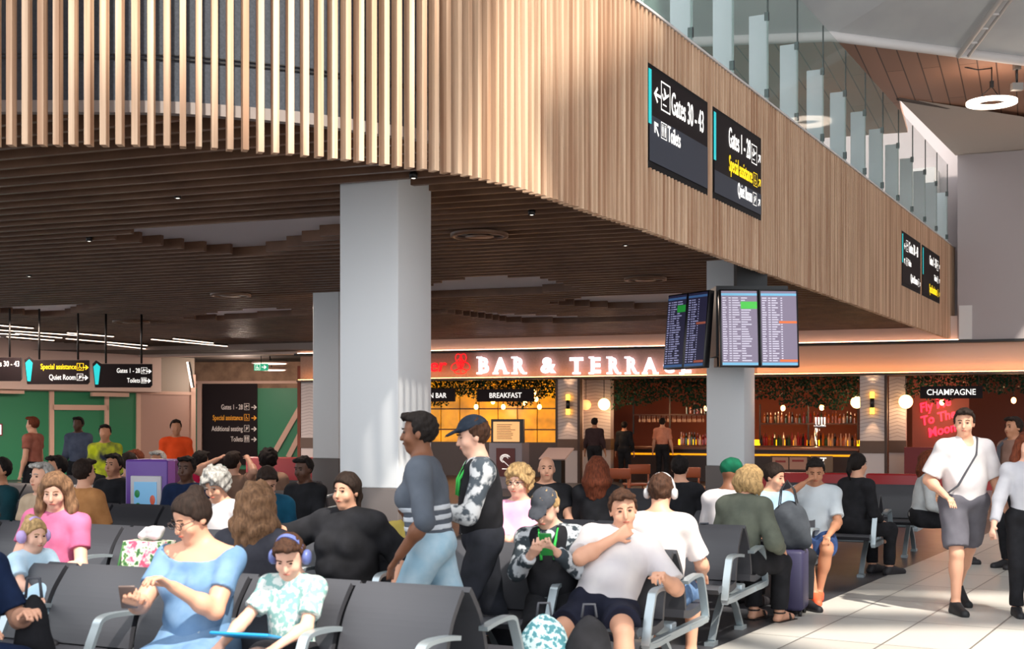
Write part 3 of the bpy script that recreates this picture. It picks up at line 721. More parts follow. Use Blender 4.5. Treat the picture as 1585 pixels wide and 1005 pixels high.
pillar(899, 945, 'd', .9, .3); pillar(1376, 1402, 'e', .8, .3); pillar(497, 520, 'f', .8, .3)
struct(putw(MB().box((F.t(894), -.02, 0), (F.t(898), .2, 2.73), None).box((F.t(860), -.02, 0), (F.t(863), .2, 2.73)).box((F.t(1369), -.02, 0), (F.t(1373), .2, 2.73)).box((F.t(493), -.02, 0), (F.t(496), .2, 2.73)), M, 'trim_15', MATS['timber_dark']))

struct(MB().box((-22.3, 12, 5.7), (-22, 44, 13.6)).build('wall_sky_block_left', m_wall))  # unseen wall added to block sky light from the left
struct(MB().box((18, -11, 0), (18.3, 31, 13.6)).build('wall_sky_block_right', m_wall))  # unseen wall added to cut the sky light on the battens
# coping under the balustrade
struct(ribbon(-.045, .36, 5.775, 5.80).build('trim_coping', mat('white_paint', (222, 218, 216), .5)))
# unseen roof panels and beams added to shade the right-hand side and dapple sunlight
RZ = 13.7
m_shade = mat('shade_panel', (200, 198, 194), .8)
slab([(5.2, 9.6, RZ), (4.0, 4.6, RZ), (6.5, 3.4, RZ), (30, 3.4, RZ), (30, 9.6, RZ)][::-1], .2, 'ceiling_shade_right', m_shade)
slab([(12, -11, RZ), (30, -11, RZ), (30, 3.4, RZ), (12, 3.4, RZ)], .2, 'ceiling_shade_side', m_shade)
slab([(-14, -11, RZ), (9, -11, RZ), (9, -3.4, RZ), (-14, -3.4, RZ)], .2, 'ceiling_shade_rear', m_shade)
rb = MB()
for (xa, ya, xb, yb, w_) in ((-3, 9.5, 3.2, -3, .35), (-8, 9.5, -1, -3, .3), (1.6, 9.5, 5.2, -3, .22), (5.5, 3.4, 9.5, -3, .3), (9, 3.4, 12, -3, .3), (-9, 3.2, 9, 2.0, .25), (3, -.8, 16, -.4, .35), (7, 1.9, 16, 2.2, .2)):
    rb.strip([(xa, ya, RZ-.4), (xb, yb, RZ-.4)], w_*2, .5, (1, 0, 0) if abs(yb-ya) > abs(xb-xa) else (0, 1, 0))
struct(rb.build('trim_shade_beams', mat('white_paint', (222, 218, 216), .5)))
# ================================================================== glass balustrade
m_glass = mat('balustrade_glass', (150, 190, 180), .05, spec=.6, alpha=.20); m_fin = mat('white_fin', (206, 216, 220), .35); m_clip = mat('clip_steel', (60, 62, 64), .3, metal=.8); m_joint = mat('glass_joint', (14, 20, 20), .3)
bal = thing('glass_balustrade', 'frameless glass balustrade with white upright fins on top of the timber balcony', 'balustrade', (1.3, 12.9, 5.8), BROT)
BI = rootm(bal).inverted(); BL = Plane(1.893, 14.06, .457, .889)
def lt_pt(Y): return (Y-14.06)/.889*1.0
pY = [(14.98+1.39*k)*.95 for k in range(-3, 13)]; BM = BL.M()
for i, Y in enumerate(pY):
    t = lt_pt(Y); off = .12
    putw(MB().rbox((t-.05, off-.12, 5.80), (t+.05, off+.12, 6.95), .01), BM, 'fin', m_fin, bal)
    for zc_ in (6.86, 5.86): putw(MB().box((t-.055, off-.15, zc_), (t-.025, off-.09, zc_+.11)), BM, 'clip', m_clip, bal)
    putw(MB().box((t-.062, off-.145, 6.97), (t-.048, off-.125, 7.60)), BM, 'joint', m_joint, bal)
    if i+1 < len(pY):
        putw(MB().box((t-.05, off-.142, 5.80), (lt_pt(pY[i+1])-.06, off-.128, 7.60)), BM, 'glass_panel', m_glass, bal)
# white end box of the balustrade
t = lt_pt(30.1); struct(putw(MB().box((t+.1, .3, 5.6), (t+.9, .9, 7.6)), BM, 'trim_16', mat('white_paint', (222, 218, 216), .5)))
# ================================================================== wayfinding signs
m_sgn = mat('sign_black', (34, 26, 28), .6, spec=.12); m_sgn2 = mat('sign_slate', (58, 64, 78), .5, spec=.2); m_teal = mat('sign_teal', (20, 190, 196), .4, emit=.5, ergb=(10, 190, 196))
m_wht = mat('sign_white', (244, 242, 238), .5, emit=.75, ergb=(255, 250, 244)); m_yel = mat('sign_yellow', (250, 214, 30), .5, emit=.75, ergb=(250, 210, 10))
def arrow(mb, x, z, s, ang, y):
    c, sn = math.cos(R(ang)), math.sin(R(ang))
    for poly in ([(-.5,-.075),(.36,-.075),(.36,.075),(-.5,.075)], [(.5,0),(.04,.42),(-.08,.31),(.26,0)], [(.5,0),(.26,0),(-.08,-.31),(.04,-.42)]):
        mb.add([(x+s*(a*c-b_*sn), y, z+s*(a*sn+b_*c)) for a, b_ in poly], [tuple(range(len(poly)))])
def icon(mb, x, z, s, kind, y, w=.8):
    t = s*.05; W_ = s*w
    for a, b_, c, d in ((0, 0, W_, t), (0, s-t, W_, s), (0, 0, t, s), (W_-t, 0, W_, s)): mb.add([(x+a, y, z+b_), (x+c, y, z+b_), (x+c, y, z+d), (x+a, y, z+d)], [(0, 1, 2, 3)])
    def poly(ps): mb.add([(x+a*W_, y, z+b_*s) for a, b_ in ps], [tuple(range(len(ps)))])
    if kind == 'plane':
        poly([(.18,.42),(.82,.70),(.86,.62),(.28,.36)]); poly([(.40,.50),(.30,.80),(.40,.80),(.60,.57)]); poly([(.18,.42),(.12,.58),(.20,.58),(.28,.45)]); poly([(.2,.2),(.6,.2),(.6,.25),(.2,.25)])
    elif kind == 'toilet':
        for c in (.28, .72):
            poly([(c-.06,.78),(c+.06,.78),(c+.06,.88),(c-.06,.88)]); poly([(c-.1,.45),(c+.1,.45),(c+.1,.75),(c-.1,.75)]); poly([(c-.08,.15),(c-.02,.15),(c-.02,.45),(c-.08,.45)]); poly([(c+.02,.15),(c+.08,.15),(c+.08,.45),(c+.02,.45)])
        poly([(.48,.12),(.52,.12),(.52,.9),(.48,.9)])
    elif kind == 'chair':
        poly([(.36,.74),(.48,.74),(.48,.86),(.36,.86)]); poly([(.38,.4),(.46,.4),(.46,.72),(.38,.72)]); poly([(.38,.4),(.68,.4),(.68,.47),(.38,.47)]); poly([(.62,.2),(.68,.2),(.68,.4),(.62,.4)])
        for k in range(10):
            a0, a1 = R(90+k*27), R(117+k*27); poly([(.48+.28*math.cos(a0), .34+.2*math.sin(a0)), (.48+.28*math.cos(a1), .34+.2*math.sin(a1)), (.48+.22*math.cos(a1), .34+.16*math.sin(a1)), (.48+.22*math.cos(a0), .34+.16*math.sin(a0))])
    elif kind == 'quiet':
        poly([(.3,.6),(.55,.8),(.6,.72),(.38,.55)]); poly([(.3,.25),(.42,.25),(.5,.6),(.4,.62)]); poly([(.55,.3),(.78,.55),(.72,.62),(.5,.38)]); poly([(.2,.15),(.8,.8),(.84,.76),(.24,.12)])
def place(mbs, M, root):
    for nm, mb, m in mbs:
        if mb.v: putw(mb, M, nm, m, root)
def wall_sign(i, label, W_, rows, bands):
    ya, yb, za, zb = signs[i]; t0, t1 = lt_pt(ya), lt_pt(yb); Wd = t1-t0; Hh = zb-za
    x, y = BL.at(t0, -.03); root = thing('direction_sign', label, 'sign', (x, y, za), BL.rot, 'gate signs on the timber balcony')
    MB().box((0, 0, 0), (Wd, .09, Hh)).build('frame', MATS.get('sign_frame') or mat('sign_frame', (16, 15, 17), .6, spec=.15), root)
    fc = MB().box((.03, -.006, .07), (Wd-.02, -.001, Hh-.05)).build('face', m_sgn, root)
    for a, b_ in bands: MB().box((.03, -.009, .07+a*(Hh-.12)), (Wd-.02, -.007, .07+b_*(Hh-.12))).build('lower_panel', m_sgn2, fc)
    MB().box((-.004, -.014, Hh*.42), (.07, -.010, Hh-.06)).build('teal_stripe', m_teal, fc)
    mw, my = MB(), MB()
    rows(mw, my, Wd, Hh)
    if mw.v: mw.build('white_lettering', m_wht, fc)
    if my.v: my.build('yellow_lettering', m_yel, fc)
yy = -.016
def r1(w_, y_, Wd, H_):
    arrow(w_, Wd*.125, H_*.73, .20, 180, yy); icon(w_, Wd*.18, H_*.61, .30, 'plane', yy, .9); w_.text('Gates 30 - 43', .34, Wd*.345, H_*.635, yy+.002, sx=.56, bold=.003)
    arrow(w_, Wd*.11, H_*.40, .18, 135, yy); icon(w_, Wd*.18, H_*.335, .17, 'toilet', yy, 1.0); w_.text('Toilets', .24, Wd*.29, H_*.34, yy+.002, sx=.58, bold=.003)
def r2(w_, y_, Wd, H_):
    w_.text('Gates 1 - 28', .34, Wd*.74, H_*.66, yy+.002, 'r', sx=.52, bold=.003); icon(w_, Wd*.76, H_*.63, .24, 'plane', yy, .95); arrow(w_, Wd*.935, H_*.73, .15, 45, yy)
    y_.text('Special assistance', .27, Wd*.78, H_*.39, yy+.002, 'r', sx=.50, bold=.003); icon(y_, Wd*.80, H_*.37, .17, 'chair', yy, 1); arrow(y_, Wd*.94, H_*.44, .14, 45, yy)
    w_.text('Quiet Room', .23, Wd*.77, H_*.16, yy+.002, 'r', sx=.50, bold=.003); icon(w_, Wd*.79, H_*.14, .16, 'quiet', yy, 1); arrow(w_, Wd*.93, H_*.20, .13, 45, yy)
def r3(w_, y_, Wd, H_):
    arrow(w_, Wd*.12, H_*.74, .16, 180, yy); icon(w_, Wd*.18, H_*.66, .22, 'plane', yy, 1); w_.text('Gates 30 - 43', .30, Wd*.33, H_*.68, yy+.002, sx=.62, bold=.003)
    arrow(w_, Wd*.11, H_*.46, .15, 135, yy); icon(w_, Wd*.18, H_*.40, .15, 'toilet', yy, 1); w_.text('Toilets', .18, Wd*.29, H_*.42, yy+.002, sx=.66, bold=.003)
    w_.text('Quiet Room', .23, Wd*.80, H_*.14, yy+.002, 'r', sx=.66, bold=.003); icon(w_, Wd*.82, H_*.12, .16, 'quiet', yy, .8); arrow(w_, Wd*.945, H_*.18, .12, 45, yy)
def r4(w_, y_, Wd, H_):
    w_.text('Gates 1 - 28', .28, Wd*.76, H_*.70, yy+.002, 'r', sx=.62, bold=.003); icon(w_, Wd*.78, H_*.66, .22, 'plane', yy, .9); arrow(w_, Wd*.94, H_*.76, .13, 45, yy)
    w_.text('Toilets', .18, Wd*.78, H_*.42, yy+.002, 'r', sx=.66, bold=.003); icon(w_, Wd*.80, H_*.40, .15, 'toilet', yy, .9); arrow(w_, Wd*.94, H_*.46, .13, 45, yy)
    y_.text('Special assistance', .26, Wd*.80, H_*.13, yy+.002, 'r', sx=.54, bold=.003); icon(y_, Wd*.82, H_*.12, .16, 'chair', yy, .8); arrow(y_, Wd*.94, H_*.18, .13, 45, yy)
wall_sign(0, 'large black Gates 30 - 43 and Toilets sign, nearest one on the timber balcony', 0, r1, [(0, .50)])
wall_sign(1, 'large black balcony sign reading Gates 1 - 28, Special assistance and Quiet Room', 0, r2, [(0, .28)])
wall_sign(2, 'far balcony sign reading Gates 30 - 43, Toilets and Quiet Room', 0, r3, [])
wall_sign(3, 'far Gates 1 - 28, Toilets and Special assistance sign nearest the balcony end', 0, r4, [])
# hanging signs on the left
HS = Plane(PX(38, 26.5), 26.5, .995, .10)
def hang_sign(px0, px1, yt, yb, label, rows):
    t0, t1 = HS.t(px0), HS.t(px1); zt, zb = HS.z((px0+px1)/2, yt), HS.z((px0+px1)/2, yb); x, y = HS.at(t0); root = thing('hanging_sign', label, 'sign', (x, y, zb), HS.rot, 'hanging signs below the slatted ceiling')
    W_, H_ = t1-t0, zt-zb; xz = Matrix.Rotation(R(90), 4, 'X')
    fc = MB().prism([(.05, 0), (W_-.04, -.0), (W_, .05), (W_, H_-.02), (.18, H_-.02), (.07, H_+.05), (0, H_-.02)], -.08, .0, xz).build('panel', m_sgn, root)
    MB().prism([(.06, .06), (.12, .06), (.16, H_-.08), (.09, H_-.01), (.02, H_-.08)], .001, .006, xz).build('teal_marker', m_teal, fc)
    for q in (.22, .82): MB().tube([(W_*q, .04, H_-.01), (W_*q, .04, CZ+.1-zb)], .022, 8).build('rod', MATS.get('rod_black') or mat('rod_black', (18, 16, 16), .4), root)
    mw, my = MB(), MB(); rows(mw, my, W_, H_)
    if mw.v: mw.build('white_lettering', m_wht, fc)
    if my.v: my.build('yellow_lettering', m_yel, fc)
yh = -.008
def h1(w_, y_, W_, H_):
    y_.text('Special assistance', .155, W_*.80, H_*.60, yh+.002, 'r', sx=.66, bold=.003); icon(y_, W_*.81, H_*.55, .15, 'chair', yh, .9); arrow(y_, W_*.945, H_*.67, .12, 0, yh)
    w_.text('Quiet Room', .155, W_*.79, H_*.18, yh+.002, 'r', sx=.68, bold=.003); icon(w_, W_*.81, H_*.15, .14, 'quiet', yh, .9); arrow(w_, W_*.94, H_*.26, .12, 0, yh)
def h2(w_, y_, W_, H_):
    w_.text('Gates 1 - 28', .135, W_*.80, H_*.60, yh+.002, 'r', sx=.70, bold=.003); icon(w_, W_*.82, H_*.56, .13, 'plane', yh, .95); arrow(w_, W_*.95, H_*.66, .11, 0, yh)
    w_.text('Toilets', .135, W_*.80, H_*.20, yh+.002, 'r', sx=.70, bold=.003); icon(w_, W_*.82, H_*.17, .12, 'toilet', yh, .9); arrow(w_, W_*.94, H_*.27, .11, 0, yh)
def h0(w_, y_, W_, H_): w_.text('Gates 30 - 43', .16, W_*.97, H_*.60, yh+.002, 'r', sx=.7, bold=.003)
hang_sign(38, 138, 556, 595, 'black hanging sign reading Special assistance in yellow above Quiet Room', h1)
hang_sign(143, 235, 562, 600, 'black hanging sign reading Gates 1 - 28 and Toilets, rightmost of the three', h2)
hang_sign(-72, 33, 552, 590, 'black hanging sign cut off by the left edge of the picture', h0)
# corridor directory panel
r = CW.root('directory_panel', 'tall black wall directory with gate, assistance, seating and toilet lines beside the green corridor wall', 'sign', 313, 0, -.06)
M = CW.M(); fc = putw(CW.box(313, 398, 594, 720, -.06, .04), M, 'panel', m_sgn, r)
mw, my = MB(), MB(); tr_ = CW.t(377, -.07); zz = lambda y_: CW.z(350, y_)
for txt, y_, mb, kd in (('Gates 1 - 28', 634, mw, 'plane'), ('Special assistance', 650.5, my, 'chair'), ('Additional seating', 667.5, mw, 'quiet'), ('Toilets', 683.5, mw, 'toilet')):
    mb.text(txt, .24, tr_-.03, zz(y_), -.068, 'r', sx=.62, bold=.003); icon(mb, tr_+.02, zz(y_)-.02, .22, kd, -.068, .8); arrow(mb, tr_+.36, zz(y_)+.07, .19, 0, -.068)
m_wd = mat('sign_white_dim', (214, 200, 190), .5, emit=.18); m_yd = mat('sign_yellow_dim', (226, 150, 30), .5, emit=.25)
putw(mw, M, 'white_lettering', m_wd, fc); putw(my, M, 'yellow_lettering', m_yd, fc)
# green exit sign
r = thing('exit_sign', 'small green running-man exit sign hanging in the corridor left of the bar', 'sign', (*P(393, 574, 38)[:2], PZ(574, 38)), 0)
MB().tube([(.21, .02, .2), (.21, .02, 3.6-PZ(574, 38))], .012, 6).build('rod', MATS['rod_black'], r); MB().box((0, 0, 0), (.42, .04, .21)).build('panel', mat('exit_green', (30, 160, 120), .5, emit=.6), r)
mb = MB(); icon(mb, .03, .02, .17, 'chair', -.006, .9); arrow(mb, .30, .105, .14, 0, -.006); mb.build('pictogram', m_wht, r)
# tiny emblem at left edge of hoarding
r = LW.root('wall_sign', 'small white and maroon emblem on the green hoarding at the left picture edge', 'sign', -14, 0, -.03)
putw(LW.box(-14, 4, 656, 675, -.03, .03), LW.M(), 'panel', mat('maroon', (120, 20, 50), .5), r); putw(LW.box(-12, 2, 658, 673, -.036, .004, LW.box(-8, -1, 651, 655, -.036, .004)), LW.M(), 'white_mark', m_wht, r)

# ================================================================== ceiling fittings
m_tube = mat('lamp_white', (255, 236, 220), .5, emit=3.2, ergb=(255, 226, 205)); m_hous = mat('lamp_black', (20, 18, 18), .4)
LIN = [(-30, 501, 52, 508), (-40, 508, 120, 519), (24, 516, 96, 523), (10, 521, 84, 527), (104, 515, 176, 521), (102, 524, 228, 535), (166, 533, 226, 540), (234, 525, 352, 536), (268, 524, 330, 531), (-40, 514, 30, 518)]
nml = ['nearest the left picture edge, upper', 'long and crossing the left pair of sign rods', 'short, above the Special assistance sign', 'lowest short one at the left', 'short, right of the left rods', 'long, above the Gates 1 - 28 sign', 'short low one above the right hanging sign', 'long, rightmost of all', 'short upper one at the far right', 'short and cut by the left picture edge']
for i, (xa, ya, xb, yb) in enumerate(LIN):
    zc = CZ-.06; pts = []
    for x_, y_ in ((xa, ya), (xb, yb)):
        D = (zc-EYE)*FPX/(HZ-y_); pts.append((PX(x_, D), D))
    L_ = math.dist(*pts)
    rz = math.atan2(pts[1][1]-pts[0][1], pts[1][0]-pts[0][0]); r = thing('linear_lamp', 'slim glowing ceiling tube lamp, '+nml[i], 'lamp', (*pts[0], zc), rz, 'linear lamps under the slatted ceiling')
    MB().box((0, -.03, 0), (L_, .03, .04)).build('housing', m_hous, r); MB().box((.02, -.022, -.014), (L_-.02, .022, 0)).build('diffuser', m_tube, r)
r = thing('wall_lamp', 'slim white tube lamp standing nearly upright beside the corridor opening', 'lamp', tuple(P(297, 600, 39.5)), 0)
MB().strip([(0, 0, 0), (-.14, 0, .78)], .07, .04, (0, 1, 0)).build('diffuser', m_tube, r); MB().strip([(.05, .05, 0), (-.09, .05, .78)], .06, .05, (0, 1, 0)).build('housing', m_hous, r)
for i, (x_, y_, w_, lb) in enumerate(((418, 563, 56, 'oval glowing lamp in the corridor ceiling, larger upper one'), (420, 573, 48, 'oval glowing lamp in the corridor ceiling, smaller lower one'))):
    D = 39+i*2.; r = thing('oval_lamp', lb, 'lamp', tuple(P(x_, y_, D)), 0); W_ = w_/2/FPX*D
    MB().lathe([(W_, 0), (W_, .05), (W_*.9, .07)], n=24).build('housing', m_pine, r); MB().tube([(0, 0, .05), (0, 0, 3.58-PZ(y_, D))], .02, 6).build('rod', MATS['rod_black'], r); MB().lathe([(W_*.88, -.012), (W_*.9, -.001)], n=24).build('diffuser', m_tube, r)
def dl(px, py, lb):
    D = (CZ-EYE)*FPX/(HZ-py); r = thing('downlight', lb, 'downlight', (PX(px, D), D, CZ-.012), 0, 'downlights in the slatted ceiling')
    MB().lathe([(.036, 0), (.04, .04), (.03, .06)], n=16).build('housing', m_hous, r); MB().ball((0, 0, .0), (.02, .02, .006), 10).build('lens', mat('lens', (230, 224, 214), .2, emit=1.2), r)
for a in ((275, 305, 'tiny black downlight left of the big white column'), (823, 331, 'tiny black downlight right of the big white column, near the balcony edge'), (640, 274, 'tiny downlight right at the top of the big white column'), (968, 379, 'faint small downlight further right in the ceiling'), (45, 427, 'small dark downlight near the left picture edge'), (138, 372, 'small downlight beside the largest white ceiling recess')): dl(*a)
def diffuser(px, py, w_, lb):
    D = (CZ-EYE)*FPX/(HZ-py); W_ = w_/2/FPX*D; r = thing('air_diffuser', lb, 'air vent', (PX(px, D), D, CZ-.045), 0, 'round air diffusers in the slatted ceiling')
    MB().lathe([(W_, .04), (W_, .0), (W_*.82, .0), (W_*.82, .03)], n=28, cap=False).build('rim', m_slat, r); MB().lathe([(W_*.8, .02), (W_*.79, .025)], n=28).build('dark_core', m_hous, r)
    MB().lathe([(W_*.5, .0), (W_*.35, .018)], n=28).build('cone', m_slat, r)
for a in ((742, 361, 90, 'round slatted air diffuser right of the big white column'), (999, 430, 66, 'round air diffuser left of the flight screens'), (357, 455, 62, 'round air diffuser left of the big white column'), (203, 497, 56, 'round air diffuser above the right hanging sign')): diffuser(*a)
# ring pendant and bracket lamp up in the vault
D = 6.5*FPX/(HZ-104); xr = PX(1535, D); r = thing('ring_pendant', 'glowing white ring pendant lamp hanging below the timber vault ceiling', 'lamp', (xr, D, PZ(161, D)), 0)
Z_ = 8.16-PZ(161, D)
MB().lathe([(.25, 0), (.45, 0), (.45, .05), (.25, .05), (.25, 0)], n=40, cap=False).build('ring', mat('ring_glow', (255, 244, 232), .5, emit=4.5, ergb=(255, 232, 210)), r)
mb = MB()
for k in range(3): a = R(30+120*k); mb.tube([(.34*math.cos(a), .34*math.sin(a), .05), (0, 0, .32)], .008, 5)
mb.tube([(0, 0, .3), (0, 0, Z_)], .012, 6); mb.tube([(0, 0, Z_-.02), (-.25, 0, Z_-.05), (-.5, 0, Z_)], .012, 6); mb.build('cable', MATS['clip_steel'], r); MB().box((-.03, -.03, .3), (.03, .03, .42)).build('connector', m_hous, r)
r = thing('bracket_lamp', 'small steel bracket with a box fitting hanging at the right edge of the vault', 'lamp', (PX(1574, 23.6), 23.6, PZ(140, 23.6)), 0)
MB().box((-.1, -.06, 0), (.1, .06, .13)).build('box', mat('galvanised', (150, 146, 142), .4, metal=.5), r); MB().tube([(0, 0, .13), (0, 0, .5)], .02, 6).build('stem', MATS['clip_steel'], r); MB().box((-.06, -.05, .38), (.06, .05, .50)).build('clamp', MATS['galvanised'], r)

# ================================================================== flight screens
m_scr = mat('screen_body', (16, 16, 20), .3); m_fac = mat('screen_face', (96, 84, 104), .25, emit=.42, ergb=(150, 136, 160)); m_fac2 = mat('screen_face_dim', (28, 27, 44), .25, emit=.22, ergb=(52, 48, 84))
m_row = mat('screen_text', (200, 194, 210), .5, emit=.5); m_row2 = mat('screen_text_dim', (150, 150, 190), .5, emit=.35); m_hd = mat('screen_header', (110, 170, 200), .5, emit=.6); m_hd2 = mat('screen_header_dim', (50, 90, 140), .5, emit=.35)
m_gr = mat('screen_green', (70, 180, 70), .5, emit=.6); m_or = mat('screen_orange', (220, 110, 60), .5, emit=.5); m_gr2 = mat('screen_green_dim', (10, 130, 40), .5, emit=.5); m_or2 = mat('screen_orange_dim', (160, 80, 60), .5, emit=.3)
def fids(p0, p1, z0, z1, label, dim, tilt=0):
    rz = math.atan2(p1[1]-p0[1], p1[0]-p0[0]); W_ = math.dist(p0, p1); H_ = z1-z0; root = thing('flight_screen_pair', label, 'screen', (*p0, z0), rz, 'flight screens around the far column')
    Tm = Matrix.Translation((0, 0, H_)) @ Matrix.Rotation(tilt, 4, 'X') @ Matrix.Translation((0, 0, -H_))
    def bt(mb, nm, m, par=None): mb.v = [tuple(Tm @ Vector(v)) for v in mb.v]; return mb.build(nm, m, par or root)
    rnd = random.Random(5 if dim else 3)
    for k in range(2):
        x0 = k*W_/2+.01; x1 = (k+1)*W_/2-.01; w_ = x1-x0-.03
        bt(MB().rbox((x0-.008, 0, 0), (x1+.008, .09, H_), .008), 'housing', m_scr); dsp = bt(MB().box((x0+.015, -.003, .02), (x1-.015, -.001, H_-.02)), 'display', m_fac2 if dim else m_fac)
        xa = x0+.015; rows = 27; t = MB(); hd_ = MB(); a_ = MB(); b_ = MB(); zt = H_-.05
        hd_.add([(xa, -.005, zt-.03), (xa+w_, -.005, zt-.03), (xa+w_, -.005, zt), (xa, -.005, zt)], [(0, 1, 2, 3)]); hd_.add([(xa, -.005, .022), (xa+w_, -.005, .022), (xa+w_, -.005, .055), (xa, -.005, .055)], [(0, 1, 2, 3)])
        for q in range(rows):
            z = zt-.045-(q+.5)*(H_-.16)/rows; hh = (H_-.16)/rows*.24
            for c0, c1 in ((.03, .03+rnd.uniform(.08, .13)), (.2, .27), (.3, .3+rnd.uniform(.08, .24)), (.55, .55+rnd.uniform(.1, .3)) if k == 0 else (.55, .60)):
                t.add([(xa+c0*w_, -.005, z-hh), (xa+c1*w_, -.005, z-hh), (xa+c1*w_, -.005, z+hh), (xa+c0*w_, -.005, z+hh)], [(0, 1, 2, 3)])
            if (k == 0 and q in (2, 3, 4)): a_.add([(xa+.54*w_, -.0055, z-hh*2.1), (xa+w_, -.0055, z-hh*2.1), (xa+w_, -.0055, z+hh*2.1), (xa+.54*w_, -.0055, z+hh*2.1)], [(0, 1, 2, 3)])
            if (k == 1 and q in (10, 26)): b_.add([(xa+.5*w_, -.0055, z-hh*2), (xa+w_, -.0055, z-hh*2), (xa+w_, -.0055, z+hh*2), (xa+.5*w_, -.0055, z+hh*2)], [(0, 1, 2, 3)])
        bt(t, 'display_rows', m_row2 if dim else m_row, dsp); bt(hd_, 'display_header', m_hd2 if dim else m_hd, dsp)
        if a_.v: bt(a_, 'green_status', m_gr2 if dim else m_gr, dsp)
        if b_.v: bt(b_, 'orange_status', m_or2 if dim else m_or, dsp)
    return root
Dq = 16.4; z0, z1 = PZ(569, Dq), PZ(448, Dq)
fids((PX(1113, Dq), Dq), (PX(1235, Dq*1.004), Dq*1.004), z0, z1, 'right-hand pair of bright lilac flight screens facing the hall', False, R(-5))
fids((PX(1034, 17.2), 17.2), (PX(1098, Dq+.05), Dq+.05), z0, z1, 'left-hand pair of dark blue flight screens angled away beside the column', True, R(-5))
r = thing('screen_mount', 'black mounting frame behind the flight screens above the far column', 'mount', (PX(1150, 16.95), 16.95, z0+.05), 0)
MB().box((-.42, -.42, .1), (.5, .12, 1.0)).build('back_box', mat('mount_black', (26, 28, 32), .5), r); MB().box((-.1, -.1, .9), (.3, .12, CZ-z0+.02)).build('drop_stem', MATS['mount_black'], r); MB().box((-.35, -.06, -.02), (.55, .2, .10)).build('foot_plate', MATS['mount_black'], r)
# ================================================================== beam seating
m_seat = mat('seat_leather', (62, 62, 67), .42, spec=.5); m_alu = mat('aluminium', (176, 188, 194), .32, metal=.6); m_und = mat('seat_shell', (26, 26, 28), .5)
PITCH = .62
def smooth(pts, n=5):
    out = []
    for i in range(len(pts)-1):
        a, b_, c, d = [np.array(pts[j]) for j in (max(i-1, 0), i, i+1, min(i+2, len(pts)-1))]
        for t in np.linspace(0, 1, n, endpoint=False): out.append(tuple(.5*((2*b_)+(-a+c)*t+(2*a-5*b_+4*c-d)*t*t+(-a+3*b_-3*c+d)*t**3)))
    return out+[pts[-1]]
back_prof = smooth([(0, .225, .46), (0, .205, .56), (0, .15, .70), (0, .075, .80), (0, .035, .842)]); seat_prof = smooth([(0, .20, .435), (0, .34, .415), (0, .52, .425), (0, .64, .445), (0, .675, .425)])
me_back = MB().strip(back_prof, .575, .030); me_seat = MB().strip(seat_prof, .565, .045)
protoM = {}
def pm(key, mb, m):
    me = bpy.data.meshes.new(key); me.from_pydata([tuple(v) for v in mb.v], [], mb.f); me.materials.append(m); me.polygons.foreach_set('use_smooth', [False]*len(mb.f)); protoM[key] = me
def rb_strip(prof, w_, th, key, m):
    mb = MB().strip(prof, w_, th); pm(key, mb, m)
rb_strip(back_prof, .585, .032, 'backrest', m_seat); rb_strip(seat_prof, .575, .05, 'seat', m_seat)
ar = MB().strip(smooth([(0, .60, .36), (0, .55, .50), (0, .50, .60), (0, .47, .645), (0, .40, .66), (0, .26, .655), (0, .14, .64)], 6), .05, .022)
ar.strip(smooth([(0, .60, .36), (0, .45, .345), (0, .20, .35)], 4), .05, .03); ar.box((-.02, .0, .33), (.02, .60, .375))
pm('armrest', ar, m_alu)
lg = MB().strip([(0, .06, .36), (0, .26, .2), (0, .40, .03)], .05, .03); lg.box((-.035, .35, 0), (.035, .47, .03)); pm('leg', lg, m_alu)
def inst(key, root, x=0, flip=False):
    o = bpy.data.objects.new(key, protoM[key]); C.objects.link(o); o.parent = root; o.location = (x, 0, 0)
    if flip: o.rotation_euler.z = math.pi
    return o
def bench(end, n, label, back=True, front=True, off=0):
    """end = right-hand end of the row; local +y faces away from the viewer, local +x runs left along the row"""
    root = thing('bench_seating', label, 'bench', (*end, 0), math.atan2(GV[1], GV[0]), 'rows of beam seating')
    for k in range(n):
        x = -(k+.5)*PITCH
        if front: inst('backrest', root, x, True); inst('seat', root, x, True)
        if back: inst('backrest', root, x); inst('seat', root, x)
    for k in range(0, n+1):
        if front: inst('armrest', root, -k*PITCH, True)
        if back: inst('armrest', root, -k*PITCH)
    for k in list(range(0, n, 2))+[n-.4]:
        for fl in (False, True): inst('leg', root, -(k+.25)*PITCH, fl)
    MB().rbox((-n*PITCH+.02, -.05, .33), (-.02, .05, .41), .01).build('beam', m_alu, root)
    return root
ROW = {1: (-.2, 6.17), 2: (1.02, 7.96), 3: (1.78, 9.82), 4: (2.9, 12.15), 5: (4.0, 13.95), 6: (5.05, 15.9)}
bench(ROW[1], 7, 'nearest double row of dark grey beam seats running across the foreground')
bench(ROW[2], 10, 'second double row of grey beam seats, under the man in the white tee')
bench(ROW[3], 3, 'short double row of grey seats, third from the front, before the far column')
bench((ROW[3][0]-GV[0]*4.3, ROW[3][1]-GV[1]*4.3), 5, 'double row of grey seats left of the big white column, third back')
bench(ROW[4], 6, 'fourth double row of grey seats, under the man in orange shoes')
bench((ROW[4][0]-GV[0]*5.6, ROW[4][1]-GV[1]*5.6), 8, 'fourth-back double row of dark seats behind the purple kiosk')
bench(ROW[5], 5, 'fifth double row of grey seats, ending beside the tiled walkway')
bench((ROW[5][0]-GV[0]*7.2, ROW[5][1]-GV[1]*7.2), 8, 'dark double row of seats far back on the left, before the green hoarding')
bench(ROW[6], 3, 'rearmost short double row of seats, under the red-haired woman')
